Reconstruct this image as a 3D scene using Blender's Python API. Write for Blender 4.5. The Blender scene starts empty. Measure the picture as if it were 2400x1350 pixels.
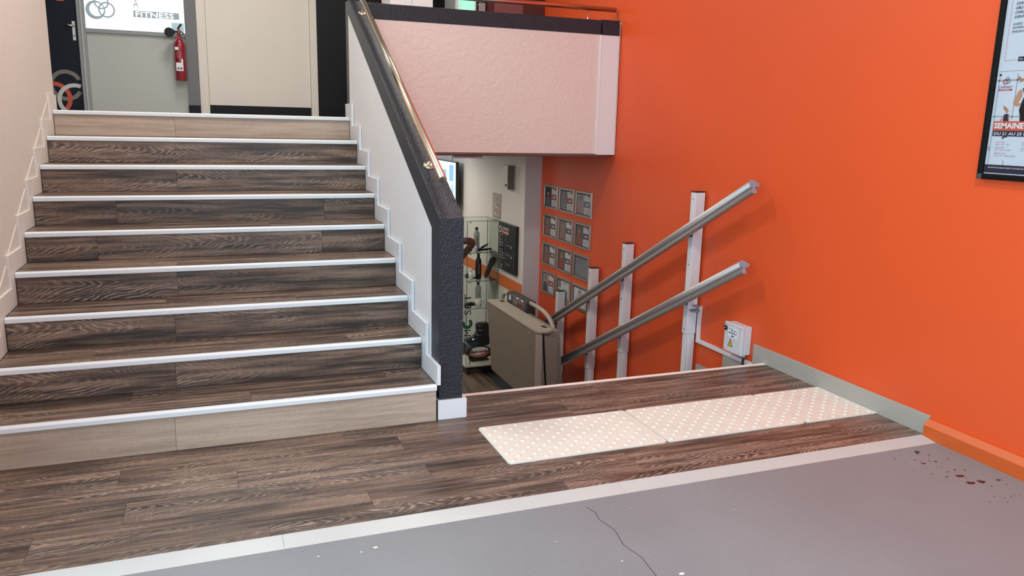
import bpy, bmesh, math, random
from mathutils import Vector, Matrix
random.seed(7)
S = bpy.context.scene
COL = S.collection
PI = math.pi

# ------------------------------------------------------------------ camera
cam = bpy.data.objects.new('camera', bpy.data.cameras.new('camera'))
COL.objects.link(cam)
cam.location = (-1.0492, -3.7494, 1.5203)
cam.rotation_euler = (math.radians(78.3516), math.radians(-1.2833), math.radians(-20.8997))
cam.data.sensor_width = 36.0
cam.data.lens = 1843.83 / 2400 * 36
cam.data.clip_start = 0.05
S.camera = cam

# ------------------------------------------------------------------ light
S.view_settings.view_transform = 'Standard'
S.view_settings.look = 'None'
S.view_settings.gamma = 1.0
S.view_settings.use_curve_mapping = False
S.view_settings.exposure = 0.36
W = bpy.data.worlds.new('world'); S.world = W; W.use_nodes = True
bg = W.node_tree.nodes['Background']
bg.inputs[0].default_value = (0.80, 0.90, 1.0, 1); bg.inputs[1].default_value = 1.0

def area(name, loc, direction, sx, sy, power, col):
    l = bpy.data.lights.new(name, 'AREA'); l.shape = 'RECTANGLE'
    l.size = sx; l.size_y = sy; l.energy = power; l.color = col
    o = bpy.data.objects.new(name, l); COL.objects.link(o); o.location = loc
    o.rotation_euler = Vector(direction).to_track_quat('-Z', 'Y').to_euler()
    return o
# daylight through the shop-front glazing left of and behind the photographer
area('daylight_side_glazing', (-2.5, -3.45, 1.75), (1, 0, -0.12), 4.4, 2.9, 132, (0.58, 0.81, 1.0))
area('daylight_entrance_glazing', (0.2, -6.35, 1.7), (0, 1, -0.08), 4.2, 2.9, 54, (0.62, 0.83, 1.0))

# ------------------------------------------------------------------ materials
MATS = {}
def new_mat(name):
    m = bpy.data.materials.new(name); m.use_nodes = True
    return m, m.node_tree, m.node_tree.nodes['Principled BSDF']
def N(nt, t, **kw):
    n = nt.nodes.new(t)
    for k, v in kw.items():
        if k.startswith('i_'):
            key = k[2:]
            n.inputs[int(key) if key.isdigit() else key.replace('_', ' ')].default_value = v
        else: setattr(n, k, v)
    return n
def lk(nt, a, b): nt.links.new(a, b)
def M(name, col=(.8, .8, .8), rough=.5, metal=0., bump=0., bscale=80., bdist=.003, var=0., vscale=4., spec=.5,
      emit=None, estr=0., coat=0., stretch=None, alpha=None, trans=0.):
    if name in MATS: return MATS[name]
    m, nt, b = new_mat(name)
    b.inputs['Base Color'].default_value = (*col, 1); b.inputs['Roughness'].default_value = rough
    b.inputs['Metallic'].default_value = metal; b.inputs['Specular IOR Level'].default_value = spec
    b.inputs['Coat Weight'].default_value = coat
    b.inputs['Transmission Weight'].default_value = trans
    if emit: b.inputs['Emission Color'].default_value = (*emit, 1); b.inputs['Emission Strength'].default_value = estr
    tc = N(nt, 'ShaderNodeTexCoord'); src = tc.outputs['Object']
    if stretch:
        mp = N(nt, 'ShaderNodeMapping'); mp.inputs['Scale'].default_value = stretch
        lk(nt, src, mp.inputs[0]); src = mp.outputs[0]
    if bump:
        n = N(nt, 'ShaderNodeTexNoise', i_Scale=bscale, i_Detail=3.)
        lk(nt, src, n.inputs['Vector'])
        bp = N(nt, 'ShaderNodeBump', i_Strength=bump, i_Distance=bdist)
        lk(nt, n.outputs['Fac'], bp.inputs['Height']); lk(nt, bp.outputs[0], b.inputs['Normal'])
    if var:
        n = N(nt, 'ShaderNodeTexNoise', i_Scale=vscale, i_Detail=5.); lk(nt, src, n.inputs['Vector'])
        r = N(nt, 'ShaderNodeMapRange'); r.inputs[1].default_value = .3; r.inputs[2].default_value = .7
        r.inputs[3].default_value = 1 - var; r.inputs[4].default_value = 1 + var
        lk(nt, n.outputs['Fac'], r.inputs[0])
        x = N(nt, 'ShaderNodeVectorMath', operation='SCALE'); x.inputs[0].default_value = col
        lk(nt, r.outputs[0], x.inputs['Scale']); lk(nt, x.outputs[0], b.inputs['Base Color'])
    MATS[name] = m
    return m

def wood(name, dark, mid, light, vein, veinamt=.55, rough=.42, streak=1.0, lines=420.):
    m, nt, b = new_mat(name)
    tc = N(nt, 'ShaderNodeTexCoord'); oi = N(nt, 'ShaderNodeObjectInfo')
    off = N(nt, 'ShaderNodeMath', operation='MULTIPLY', i_1=61.7); lk(nt, oi.outputs['Random'], off.inputs[0])
    cmb = N(nt, 'ShaderNodeCombineXYZ'); lk(nt, off.outputs[0], cmb.inputs[0]); lk(nt, off.outputs[0], cmb.inputs[2])
    add = N(nt, 'ShaderNodeVectorMath', operation='ADD'); lk(nt, tc.outputs['Object'], add.inputs[0]); lk(nt, cmb.outputs[0], add.inputs[1])
    P = add.outputs[0]
    def noise(sx, sy, scale=1., detail=4., rough_=.55):
        mp = N(nt, 'ShaderNodeMapping'); mp.inputs['Scale'].default_value = (sx, sy, 1)
        lk(nt, P, mp.inputs[0])
        n = N(nt, 'ShaderNodeTexNoise', i_Scale=scale, i_Detail=detail, i_Roughness=rough_); lk(nt, mp.outputs[0], n.inputs['Vector'])
        return n.outputs['Fac']
    def ma(op, a, bb, c=None):
        n = N(nt, 'ShaderNodeMath', operation=op)
        for i, v in enumerate((a, bb, c)):
            if v is None: continue
            if isinstance(v, (int, float)): n.inputs[i].default_value = v
            else: lk(nt, v, n.inputs[i])
        return n.outputs[0]
    sp = N(nt, 'ShaderNodeSeparateXYZ'); lk(nt, P, sp.inputs[0])
    X, Y = sp.outputs[0], sp.outputs[1]
    # cathedral figure: contours of a tilted cone cut by the board face
    wander = ma('MULTIPLY', ma('SUBTRACT', noise(1.3, 0.01, 1., 2.), .5), .34)
    yy = ma('SUBTRACT', Y, wander)
    d = ma('SQRT', ma('ADD', ma('MULTIPLY', yy, yy), .00035), 0)
    warp = ma('MULTIPLY', noise(3.6, 16., 1., 5.), 25.)
    ph = ma('ADD', ma('ADD', ma('MULTIPLY', d, lines), ma('MULTIPLY', X, 120.)), warp)
    ln = ma('POWER', ma('MULTIPLY_ADD', ma('SINE', ph, 0), .5, .5), 2.2)
    mask = N(nt, 'ShaderNodeMapRange'); mask.inputs[1].default_value = .44; mask.inputs[2].default_value = .60
    lk(nt, noise(1.3, 7., 1., 2.), mask.inputs[0])
    brk = N(nt, 'ShaderNodeMapRange'); brk.inputs[1].default_value = .25; brk.inputs[2].default_value = .6; brk.inputs[3].default_value = .35
    lk(nt, noise(40., 150., 1., 2.), brk.inputs[0])
    pat = N(nt, 'ShaderNodeMapRange'); pat.inputs[1].default_value = .38; pat.inputs[2].default_value = .58; pat.inputs[3].default_value = .25
    lk(nt, noise(7., 42., 1., 3.), pat.inputs[0])
    linefac = ma('MULTIPLY', ma('MULTIPLY', ma('MULTIPLY', ln, mask.outputs[0]), ma('MULTIPLY', brk.outputs[0], pat.outputs[0])), veinamt)
    st = ma('ADD', ma('MULTIPLY', noise(1.6, 26., 1., 6., .62), .75), ma('MULTIPLY', noise(5., 120., 1., 3.), .25))
    rp = N(nt, 'ShaderNodeValToRGB'); lk(nt, st, rp.inputs[0])
    e = rp.color_ramp.elements
    e[0].position = .41 ; e[0].color = (*dark, 1); e[1].position = .615; e[1].color = (*light, 1)
    k = e.new(.5); k.color = (*mid, 1)
    mx = N(nt, 'ShaderNodeMix', data_type='RGBA'); lk(nt, linefac, mx.inputs[0])
    lk(nt, rp.outputs[0], mx.inputs[6]); mx.inputs[7].default_value = (*vein, 1)
    saw = N(nt, 'ShaderNodeMapRange'); saw.inputs[1].default_value = .3; saw.inputs[2].default_value = .7
    saw.inputs[3].default_value = 1 - .14 * streak; saw.inputs[4].default_value = 1 + .14 * streak
    lk(nt, noise(230., 12., 1., 2.), saw.inputs[0])
    tone = ma('MULTIPLY_ADD', oi.outputs['Random'], .14, .93)
    sc = N(nt, 'ShaderNodeVectorMath', operation='SCALE'); lk(nt, mx.outputs[2], sc.inputs[0])
    lk(nt, ma('MULTIPLY', saw.outputs[0], tone), sc.inputs['Scale'])
    lk(nt, sc.outputs[0], b.inputs['Base Color']); b.inputs['Roughness'].default_value = rough
    b.inputs['Specular IOR Level'].default_value = .4
    bp = N(nt, 'ShaderNodeBump', i_Strength=.12, i_Distance=.001); lk(nt, st, bp.inputs['Height']); lk(nt, bp.outputs[0], b.inputs['Normal'])
    MATS[name] = m
    return m

def glass(name, tint=(1, 1, 1), ior=1.3):
    m = bpy.data.materials.new(name); m.use_nodes = True; nt = m.node_tree; nt.nodes.clear()
    t = N(nt, 'ShaderNodeBsdfTransparent'); t.inputs[0].default_value = (*tint, 1)
    g = N(nt, 'ShaderNodeBsdfGlossy'); g.inputs['Roughness'].default_value = .03
    f = N(nt, 'ShaderNodeFresnel', i_IOR=ior); mx = N(nt, 'ShaderNodeMixShader'); o = N(nt, 'ShaderNodeOutputMaterial')
    ge = N(nt, 'ShaderNodeNewGeometry'); fr_ = N(nt, 'ShaderNodeMath', operation='SUBTRACT', i_0=1.); lk(nt, ge.outputs['Backfacing'], fr_.inputs[1])
    fm = N(nt, 'ShaderNodeMath', operation='MULTIPLY'); lk(nt, f.outputs[0], fm.inputs[0]); lk(nt, fr_.outputs[0], fm.inputs[1])
    lk(nt, fm.outputs[0], mx.inputs[0]); lk(nt, t.outputs[0], mx.inputs[1]); lk(nt, g.outputs[0], mx.inputs[2]); lk(nt, mx.outputs[0], o.inputs[0])
    MATS[name] = m
    return m

def wallpaper(name, col):
    m, nt, b = new_mat(name)
    b.inputs['Base Color'].default_value = (*col, 1); b.inputs['Roughness'].default_value = .75
    tc = N(nt, 'ShaderNodeTexCoord')
    mp = N(nt, 'ShaderNodeMapping'); mp.inputs['Scale'].default_value = (30, 30, 260); lk(nt, tc.outputs['Object'], mp.inputs[0])
    n = N(nt, 'ShaderNodeTexNoise', i_Scale=1., i_Detail=2.); lk(nt, mp.outputs[0], n.inputs['Vector'])
    bp = N(nt, 'ShaderNodeBump', i_Strength=.5, i_Distance=.002); lk(nt, n.outputs['Fac'], bp.inputs['Height']); lk(nt, bp.outputs[0], b.inputs['Normal'])
    MATS[name] = m
    return m

wd = wood('dark_oak_vinyl', (.034, .026, .023), (.108, .070, .051), (.232, .156, .113), (.46, .35, .27), veinamt=.85, lines=430., rough=.36)
wl = wood('light_oak_vinyl', (.37, .285, .22), (.44, .345, .27), (.50, .40, .315), (.27, .19, .135), veinamt=.22, rough=.45, streak=.25, lines=260.)
wlow = wood('lower_floor_vinyl', (.06, .04, .03), (.12, .08, .055), (.2, .13, .09), (.3, .2, .14))
m_orange = M('orange_paint', (.72, .088, .018), .45, bump=.12, bscale=240, bdist=.001, spec=.5)
m_white = M('white_plaster', (.745, .76, .77), .7, bump=.45, bscale=38, bdist=.004, spec=.25)
m_pink = M('parapet_plaster_bounce', (.80, .655, .60), .75, bump=.8, bscale=34, bdist=.007, spec=.25)  # white plaster with the wall's orange bounce light tinted into its colour
m_smooth = M('smooth_white_paint', (.82, .81, .79), .6)
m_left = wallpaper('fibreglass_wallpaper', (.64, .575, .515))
m_char = M('charcoal_paint', (.011, .015, .024), .36, bump=.9, bscale=105, bdist=.007, spec=.5)
m_skirt = M('white_gloss_skirting', (.74, .77, .80), .3)
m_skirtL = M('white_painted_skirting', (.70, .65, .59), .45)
m_nose = M('white_nosing', (.72, .76, .78), .35)
m_cream = M('cream_nosing', (.82, .72, .66), .4)
m_strip = M('pale_threshold', (.49, .50, .48), .32, var=.03, vscale=3)
m_greyskirt = M('grey_beige_skirting', (.37, .35, .31), .5)
m_tactile = M('ivory_tactile', (.72, .69, .61), .45, var=.05, vscale=5)
m_steel = M('brushed_aluminium', (.42, .40, .39), .42, metal=.75, bump=.1, bscale=60, stretch=(1, 1, 30))
m_steelcap = M('grey_end_cap', (.27, .255, .31), .5)
m_brass = M('polished_rail', (.78, .71, .54), .2, metal=1.)
m_chrome = M('chrome', (.8, .8, .8), .08, metal=1.)
m_copper = M('satin_rail', (.62, .55, .50), .22, metal=1.)
m_postw = M('white_powder_coat', (.70, .70, .72), .35)
m_black = M('black_plastic', (.008, .008, .009), .35)
m_dgrey = M('dark_grey_plastic', (.05, .048, .05), .4)
m_rubber = M('dark_rubber', (.02, .02, .022), .7)
m_lift = M('beige_grey_lift_panel', (.26, .22, .175), .45)
m_liftl = M('lift_tray', (.42, .37, .31), .5)
m_brown = M('brown_handrail', (.032, .011, .008), .4, spec=.3)
m_navy = M('navy_paint', (.005, .006, .014), .45, spec=.25)
m_blackw = M('near_black_wall', (.006, .0065, .009), .5, spec=.25)
m_greyf = M('grey_door_frame', (.30, .32, .32), .5)
m_greyc = M('grey_column', (.16, .165, .175), .55)
m_panel = M('pale_grey_panel', (.50, .52, .48), .55)
m_door = M('cream_door', (.74, .70, .63), .5, var=.02, vscale=2)
m_red = M('extinguisher_red', (.27, .008, .02), .25, coat=.5)
m_paper = M('white_paper', (.78, .80, .82), .4)
m_ink = M('navy_ink', (.022, .022, .05), .5)
m_inkgrey = M('grey_ink', (.22, .23, .27), .5)
m_pred = M('print_red', (.50, .055, .06), .5)
m_porange = M('print_orange', (.62, .10, .05), .5)
m_pblue = M('poster_pale_blue', (.60, .69, .77), .35)
m_pbar = M('poster_grey_bar', (.33, .38, .42), .4)
m_skin = M('printed_skin', (.50, .27, .17), .5)
m_hair = M('printed_hair', (.40, .20, .09), .5)
m_fsil = M('champagne_aluminium', (.50, .46, .41), .3, metal=.8)
m_pgrey = M('print_grey', (.16, .16, .175), .35)
m_pmid = M('print_mid_grey', (.27, .27, .30), .35)
m_psalmon = M('print_salmon', (.40, .13, .11), .35)
m_yellow = M('warning_yellow', (.75, .50, .03), .45)
m_boxw = M('junction_box_grey', (.60, .61, .63), .45)
m_stripe = M('orange_stripe', (.62, .15, .03), .6)
m_lowwall = M('lower_white_wall', (.66, .63, .58), .65)
m_column = M('lilac_white_column', (.62, .57, .57), .6)
m_fascia = M('reddish_soffit', (.30, .10, .065), .6)
m_maroon = M('dark_maroon_panel', (.07, .02, .02), .25)
m_ceil = M('ceiling_paint', (.80, .79, .77), .8)
m_glass = glass('clear_glass', (.97, .99, .98))
m_fglass = glass('picture_glass', (.93, .93, .93), 1.13)
m_glassg = glass('greenish_glass', (.965, .98, .965), 1.2)
m_gedge = M('glass_edge', (.05, .09, .075), .15)
m_tvs = M('television_picture', (.3, .4, .5), .2, emit=(.62, .86, 1.0), estr=1.15)
m_tvb = M('television_picture_blue', (.1, .2, .3), .2, emit=(.22, .48, .78), estr=.8)
m_film = M('backlit_window_film', (.6, .7, .7), .4, emit=(.72, .96, 1.0), estr=.85)
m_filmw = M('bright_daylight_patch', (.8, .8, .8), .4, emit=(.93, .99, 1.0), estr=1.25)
m_filmg = M('grey_film_print', (.22, .26, .28), .4, emit=(.30, .36, .40), estr=.35)
m_green = M('lit_green_fridge', (.2, .5, .35), .3, emit=(.30, .85, .55), estr=.75)
m_lamp = M('lamp_diffuser', (.9, .9, .9), .5, emit=(1, .93, .82), estr=4.0)
m_lampc = M('cool_lamp_diffuser', (.9, .9, .9), .5, emit=(1, .97, .92), estr=3.0)
m_stain = M('wet_spot', (.020, .012, .014), .12)
m_speck = M('white_speck', (.8, .8, .8), .6)
m_bottle = M('satin_steel_bottle', (.40, .385, .36), .4)
m_cream2 = M('cream_plastic', (.62, .60, .54), .4)
m_bootr = M('red_shell', (.35, .05, .02), .3)
m_cable = M('black_cable', (.01, .01, .01), .5)
m_base_or = M('orange_baseboard_paint', (.56, .095, .014), .4)

def concrete():
    m, nt, b = new_mat('grey_floor_paint')
    tc = N(nt, 'ShaderNodeTexCoord')
    n1 = N(nt, 'ShaderNodeTexNoise', i_Scale=1.6, i_Detail=6.); lk(nt, tc.outputs['Object'], n1.inputs['Vector'])
    n2 = N(nt, 'ShaderNodeTexNoise', i_Scale=160., i_Detail=2.); lk(nt, tc.outputs['Object'], n2.inputs['Vector'])
    rp = N(nt, 'ShaderNodeValToRGB'); lk(nt, n1.outputs['Fac'], rp.inputs[0])
    rp.color_ramp.elements[0].position = .3; rp.color_ramp.elements[0].color = (.195, .205, .215, 1)
    rp.color_ramp.elements[1].position = .75; rp.color_ramp.elements[1].color = (.230, .240, .250, 1)
    mr = N(nt, 'ShaderNodeMapRange'); mr.inputs[1].default_value = .3; mr.inputs[2].default_value = .7; mr.inputs[3].default_value = .94; mr.inputs[4].default_value = 1.06
    lk(nt, n2.outputs['Fac'], mr.inputs[0])
    sc = N(nt, 'ShaderNodeVectorMath', operation='SCALE'); lk(nt, rp.outputs[0], sc.inputs[0]); lk(nt, mr.outputs[0], sc.inputs['Scale'])
    lk(nt, sc.outputs[0], b.inputs['Base Color']); b.inputs['Roughness'].default_value = .40
    r2 = N(nt, 'ShaderNodeMapRange'); r2.inputs[3].default_value = .3; r2.inputs[4].default_value = .52; lk(nt, n1.outputs['Fac'], r2.inputs[0]); lk(nt, r2.outputs[0], b.inputs['Roughness'])
    bp = N(nt, 'ShaderNodeBump', i_Strength=.1, i_Distance=.002); lk(nt, n2.outputs['Fac'], bp.inputs['Height']); lk(nt, bp.outputs[0], b.inputs['Normal'])
    return m
m_floor = concrete()

# ------------------------------------------------------------------ builders
ORG = {}
def BM(): return bmesh.new()
def box(bm, x0, x1, y0, y1, z0, z1, bevel=0., mi=0):
    vs = [bm.verts.new(p) for p in ((x0, y0, z0), (x1, y0, z0), (x1, y1, z0), (x0, y1, z0), (x0, y0, z1), (x1, y0, z1), (x1, y1, z1), (x0, y1, z1))]
    fs = [bm.faces.new([vs[i] for i in f]) for f in ((3, 2, 1, 0), (4, 5, 6, 7), (0, 1, 5, 4), (1, 2, 6, 5), (2, 3, 7, 6), (3, 0, 4, 7))]
    for f in fs: f.material_index = mi
    if bevel:
        es = list({e for f in fs for e in f.edges})
        r = bmesh.ops.bevel(bm, geom=es, offset=bevel, segments=2, affect='EDGES', profile=.5)
        for f in r['faces']: f.material_index = mi
    return bm
def prism(bm, poly, axis, a0, a1, mi=0):
    """poly: 2-D points in the two other axes (xyz order), extruded along axis"""
    def P(p, a):
        l = [p[0], p[1]]; l.insert(axis, a); return tuple(l)
    A = [bm.verts.new(P(p, a0)) for p in poly]; B = [bm.verts.new(P(p, a1)) for p in poly]
    n = len(poly); fs = [bm.faces.new(A), bm.faces.new(B[::-1])]
    for i in range(n): fs.append(bm.faces.new((A[i], B[i], B[(i + 1) % n], A[(i + 1) % n])))
    for f in fs: f.material_index = mi
    bmesh.ops.recalc_face_normals(bm, faces=fs)
    return fs
def tube(bm, pts, r, seg=12, cap=True, mi=0):
    pts = [Vector(p) for p in pts]; rings = []; up = None
    for i, p in enumerate(pts):
        a = pts[max(0, i - 1)]; c = pts[min(len(pts) - 1, i + 1)]; t = (c - a).normalized()
        if up is None: up = Vector((0, 0, 1)) if abs(t.z) < .9 else Vector((1, 0, 0))
        s = t.cross(up).normalized(); u = s.cross(t).normalized(); up = u
        rr = r[i] if isinstance(r, (list, tuple)) else r
        rings.append([bm.verts.new(p + s * math.cos(2 * PI * k / seg) * rr + u * math.sin(2 * PI * k / seg) * rr) for k in range(seg)])
    fs = []
    for i in range(len(rings) - 1):
        for k in range(seg):
            fs.append(bm.faces.new((rings[i][k], rings[i][(k + 1) % seg], rings[i + 1][(k + 1) % seg], rings[i + 1][k])))
    for f in fs: f.smooth = True
    if cap: fs.append(bm.faces.new(rings[0][::-1])); fs.append(bm.faces.new(rings[-1]))
    for f in fs: f.material_index = mi
    bmesh.ops.recalc_face_normals(bm, faces=fs)
    return bm
def arc(p0, c, p1, n=6):
    """quadratic bend from p0 to p1 with control c"""
    p0, c, p1 = Vector(p0), Vector(c), Vector(p1)
    return [p0 * (1 - t) ** 2 + c * 2 * t * (1 - t) + p1 * t * t for t in [i / n for i in range(n + 1)]]
def lathe(bm, prof, c, seg=16, mi=0):
    c = Vector(c); rings = []
    for r, z in prof:
        rings.append([bm.verts.new(c + Vector((math.cos(2 * PI * k / seg) * r, math.sin(2 * PI * k / seg) * r, z))) for k in range(seg)])
    fs = []
    for i in range(len(rings) - 1):
        for k in range(seg): fs.append(bm.faces.new((rings[i][k], rings[i][(k + 1) % seg], rings[i + 1][(k + 1) % seg], rings[i + 1][k])))
    for f in fs: f.smooth = True
    fs.append(bm.faces.new(rings[0][::-1])); fs.append(bm.faces.new(rings[-1]))
    for f in fs: f.material_index = mi
    bmesh.ops.recalc_face_normals(bm, faces=fs)
    return bm
def disc(bm, c, nrm, r, t, seg=20, mi=0):
    c = Vector(c); n = Vector(nrm).normalized()
    return tube(bm, [c, c + n * t], r, seg, mi=mi)
def finish(name, bm, mats, parent=None, origin=None, kind=None):
    """link a bmesh given in world coordinates as one object"""
    if not isinstance(mats, (list, tuple)): mats = [mats]
    me = bpy.data.meshes.new(name)
    if origin is None:
        if bm.verts:
            xs = [v.co for v in bm.verts]
            mn = Vector([min(v[i] for v in xs) for i in range(3)]); mxx = Vector([max(v[i] for v in xs) for i in range(3)])
            origin = (mn + mxx) / 2; origin.z = mn.z
        else: origin = Vector()
    origin = Vector(origin)
    bmesh.ops.translate(bm, verts=bm.verts, vec=-origin)
    bm.to_mesh(me); bm.free()
    for m in mats: me.materials.append(m)
    return place(name, me, origin, parent, kind)
def place(name, me, origin, parent=None, kind=None, rot=None):
    o = bpy.data.objects.new(name, me); COL.objects.link(o)
    origin = Vector(origin)
    if parent is not None:
        o.parent = parent; o.location = origin - ORG[parent.name]
    else: o.location = origin
    if rot is not None: o.rotation_euler = rot
    ORG[o.name] = origin
    if kind: o['kind'] = kind
    return o
def thing(name, label, cat, loc, group=None):
    o = bpy.data.objects.new(name, None); COL.objects.link(o); o.location = loc; o.empty_display_size = .1
    ORG[o.name] = Vector(loc); return tag(o, label, cat, group)
def tag(o, label, cat, group=None):
    o['label'] = label; o['category'] = cat
    if group: o['group'] = group
    return o
def struct(name, bm, mats, origin=None, label=None):
    o = finish(name, bm, mats, None, origin); o['kind'] = 'structure'
    if label: o['label'] = label
    return o
def sbox(name, x0, x1, y0, y1, z0, z1, mat, bevel=0., label=None):
    return struct(name, box(BM(), x0, x1, y0, y1, z0, z1, bevel), mat, label=label)
def pbox(name, x0, x1, y0, y1, z0, z1, mat, parent, bevel=0.):
    return finish(name, box(BM(), x0, x1, y0, y1, z0, z1, bevel), mat, parent)
# a board whose grain runs along its own X axis; R,U are its length and width directions
def board(name, O, R, U, l, w, t, mat, parent, bevel=.0007):
    R, U = Vector(R), Vector(U); Nn = R.cross(U)
    bm = box(BM(), -l / 2, l / 2, -w / 2, w / 2, -t, 0, bevel)
    me = bpy.data.meshes.new(name); bm.to_mesh(me); bm.free(); me.materials.append(mat)
    o = place(name, me, Vector(O) + R * l / 2 + U * w / 2, parent)
    o.rotation_euler = Matrix((R, U, Nn)).transposed().to_euler()
    return o
# flat print: list of (polygon 2-D, material, layer); frame O,R,U
def flat(name, O, R, U, items, parent, base=.0):
    O, R, U = Vector(O), Vector(R), Vector(U); Nn = R.cross(U)
    bm = BM(); mats = []
    for poly, mat, layer in items:
        if mat not in mats: mats.append(mat)
        f = bm.faces.new([bm.verts.new(O + R * a + U * b + Nn * (base + layer * .0005)) for a, b in poly])
        f.material_index = mats.index(mat)
    return finish(name, bm, mats, parent)
def rect(a0, a1, b0, b1): return [(a0, b0), (a1, b0), (a1, b1), (a0, b1)]
def ring(cx, cy, r0, r1, a0=0, a1=360, n=28, ex=0., ey=0.):
    """list of quads for a ring; the inner circle may be off-centre by ex,ey"""
    q = []
    for i in range(n):
        t0 = math.radians(a0 + (a1 - a0) * i / n); t1 = math.radians(a0 + (a1 - a0) * (i + 1) / n)
        q.append([(cx + ex + r0 * math.cos(t0), cy + ey + r0 * math.sin(t0)), (cx + r1 * math.cos(t0), cy + r1 * math.sin(t0)),
                  (cx + r1 * math.cos(t1), cy + r1 * math.sin(t1)), (cx + ex + r0 * math.cos(t1), cy + ey + r0 * math.sin(t1))])
    return q
def ell(cx, cy, rx, ry, n=16, rot=0.):
    c, s = math.cos(rot), math.sin(rot)
    return [(cx + rx * math.cos(2 * PI * i / n) * c - ry * math.sin(2 * PI * i / n) * s, cy + rx * math.cos(2 * PI * i / n) * s + ry * math.sin(2 * PI * i / n) * c) for i in range(n)]
def text(name, body, O, R, U, size, mat, parent, lift=.0015, bold=0., shear=0., width=None, align='LEFT'):
    cu = bpy.data.curves.new(name, 'FONT'); cu.body = body; cu.size = size; cu.offset = bold * size; cu.shear = shear; cu.align_x = align
    cu.resolution_u = 2; cu.space_line = 1.0
    tmp = bpy.data.objects.new('tmp', cu); COL.objects.link(tmp)
    dg = bpy.context.evaluated_depsgraph_get()
    me = bpy.data.meshes.new_from_object(tmp.evaluated_get(dg))
    bpy.data.objects.remove(tmp); bpy.data.curves.remove(cu)
    me.name = name; me.materials.clear(); me.materials.append(mat)
    R, U = Vector(R), Vector(U); Nn = R.cross(U)
    if width and me.vertices:
        w = max(v.co.x for v in me.vertices) - min(v.co.x for v in me.vertices)
        me.transform(Matrix.Diagonal((width / w, 1, 1, 1)))
    o = place(name, me, Vector(O) + Nn * lift, parent)
    o.rotation_euler = Matrix((R, U, Nn)).transposed().to_euler()
    return o

# ------------------------------------------------------------------ dimensions
RISE, RUN, Z1 = .17, .3176, .197
def zt(n): return Z1 + (n - 1) * RISE          # tread height of step n
def yn(n): return (n - 1) * RUN                # nosing line of step n
XL, XR = -2.02, 0.0                            # stair flight
WR = 2.37                                      # right wall face
ZU = zt(9)                                     # upper floor
ZL = -1.47                                     # lower floor
LR = 1.47 / 9                                  # lower riser
CEIL = 4.1
Z = Vector((0, 0, 1)); XX = Vector((1, 0, 0)); YY = Vector((0, 1, 0))

# ------------------------------------------------------------------ room shell
fl = sbox('floor', -2.9, 2.6, -6.2, -.94, -.12, -.004, m_floor)
# crack, wet spots and specks on the painted concrete
bm = BM()
pts = [(.33, -1.09), (.345, -1.14), (.332, -1.2), (.352, -1.29), (.33, -1.4), (.35, -1.5), (.337, -1.63), (.36, -1.78)]
for (a, b), (c, d) in zip(pts, pts[1:]):
    bm.faces.new([bm.verts.new(p) for p in ((a - .0012, b, -.0034), (a + .0012, b, -.0034), (c + .0012, d, -.0034), (c - .0012, d, -.0034))])
finish('floor_crack', bm, m_rubber, fl)
bm = BM()
spots = [(2.137, -1.086, .016, .010), (2.048, -1.203, .012, .007), (2.095, -1.36, .021, .012), (2.078, -1.429, .022, .012), (2.137, -1.435, .018, .012),
         (2.125, -1.203, .010, .006), (1.96, -1.118, .005, .004), (2.03, -1.348, .010, .004), (2.229, -1.447, .012, .006), (2.12, -1.10, .008, .008), (2.16, -1.135, .006, .004)]
for _ in range(34): spots.append((random.gauss(2.11, .07), random.uniform(-1.62, -1.07), random.uniform(.002, .006), random.uniform(.0015, .004)))
for x, y, a, b in spots:
    if x > 2.29: continue
    ph = random.random() * 6
    bm.faces.new([bm.verts.new((x + a * (1 + .3 * math.sin(3 * t + ph)) * math.cos(t), y + b * (1 + .3 * math.cos(2 * t + ph)) * math.sin(t), -.0032)) for t in [i * PI / 5 for i in range(10)]])
finish('wet_spots', bm, m_stain, fl, kind='stuff')
bm = BM()
for x, y, r in [(-.546, -1.125, .006), (.43, -1.64, .007), (.27, -1.5, .003), (.1, -1.3, .002), (-.6, -1.14, .003), (-.75, -1.12, .003), (.9, -1.3, .002), (.5, -1.15, .002)]:
    bm.faces.new([bm.verts.new((x + r * 1.6 * math.cos(t), y + r * math.sin(t), -.0032)) for t in [i * PI / 4 for i in range(8)]])
finish('white_specks', bm, m_speck, fl, kind='stuff')

# landing clad in vinyl planks
land = sbox('floor_landing', -2.02, WR, -.94, .335, -.12, -.006, m_rubber)
land['label'] = 'lower landing clad in dark brown wood-look planks'
rows = [(-.94, -.84), (-.84, -.66), (-.66, -.48), (-.48, -.30), (-.30, -.12), (-.12, .06), (.06, .24), (.24, .335)]
joints = [[-.9, .33, 1.56], [-1.716, -.49, .74, 1.97], [-.193 - 1.23, -.193, 1.04], [-.997, .23, 1.46], [-1.472, -.24, .99, 2.22], [-.49, .736, 1.966], [-.18, 1.05], [-1.3, -.07, 1.05]]
for (y0, y1), js in zip(rows, joints):
    xs = [-2.02] + js + [WR - .013]
    for a, b in zip(xs, xs[1:]):
        if y0 >= 0 and b <= 0: continue
        if y0 >= 0: a = max(a, .16)
        if b - a < .02: continue
        board('floor_plank', (a + .0004, y0 + .0004, 0), XX, YY, b - a - .0008, y1 - y0 - .0008, .006, wd, land)
# white nosing at the head of the flight going down, and the pale threshold in front
bm = BM(); box(bm, .15, WR - .013, .335, .365, -.03, .004, .002); finish('landing_nosing', bm, m_cream, land)
for a, b in ((-2.02, -.86), (-.859, .55), (.551, 2.325)):
    prismb = BM(); prism(prismb, [(-1.03, -.004), (-.945, .006), (-.94, .006), (-.94, -.004)], 0, a, b); finish('threshold_strip', prismb, m_strip, land)

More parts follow.
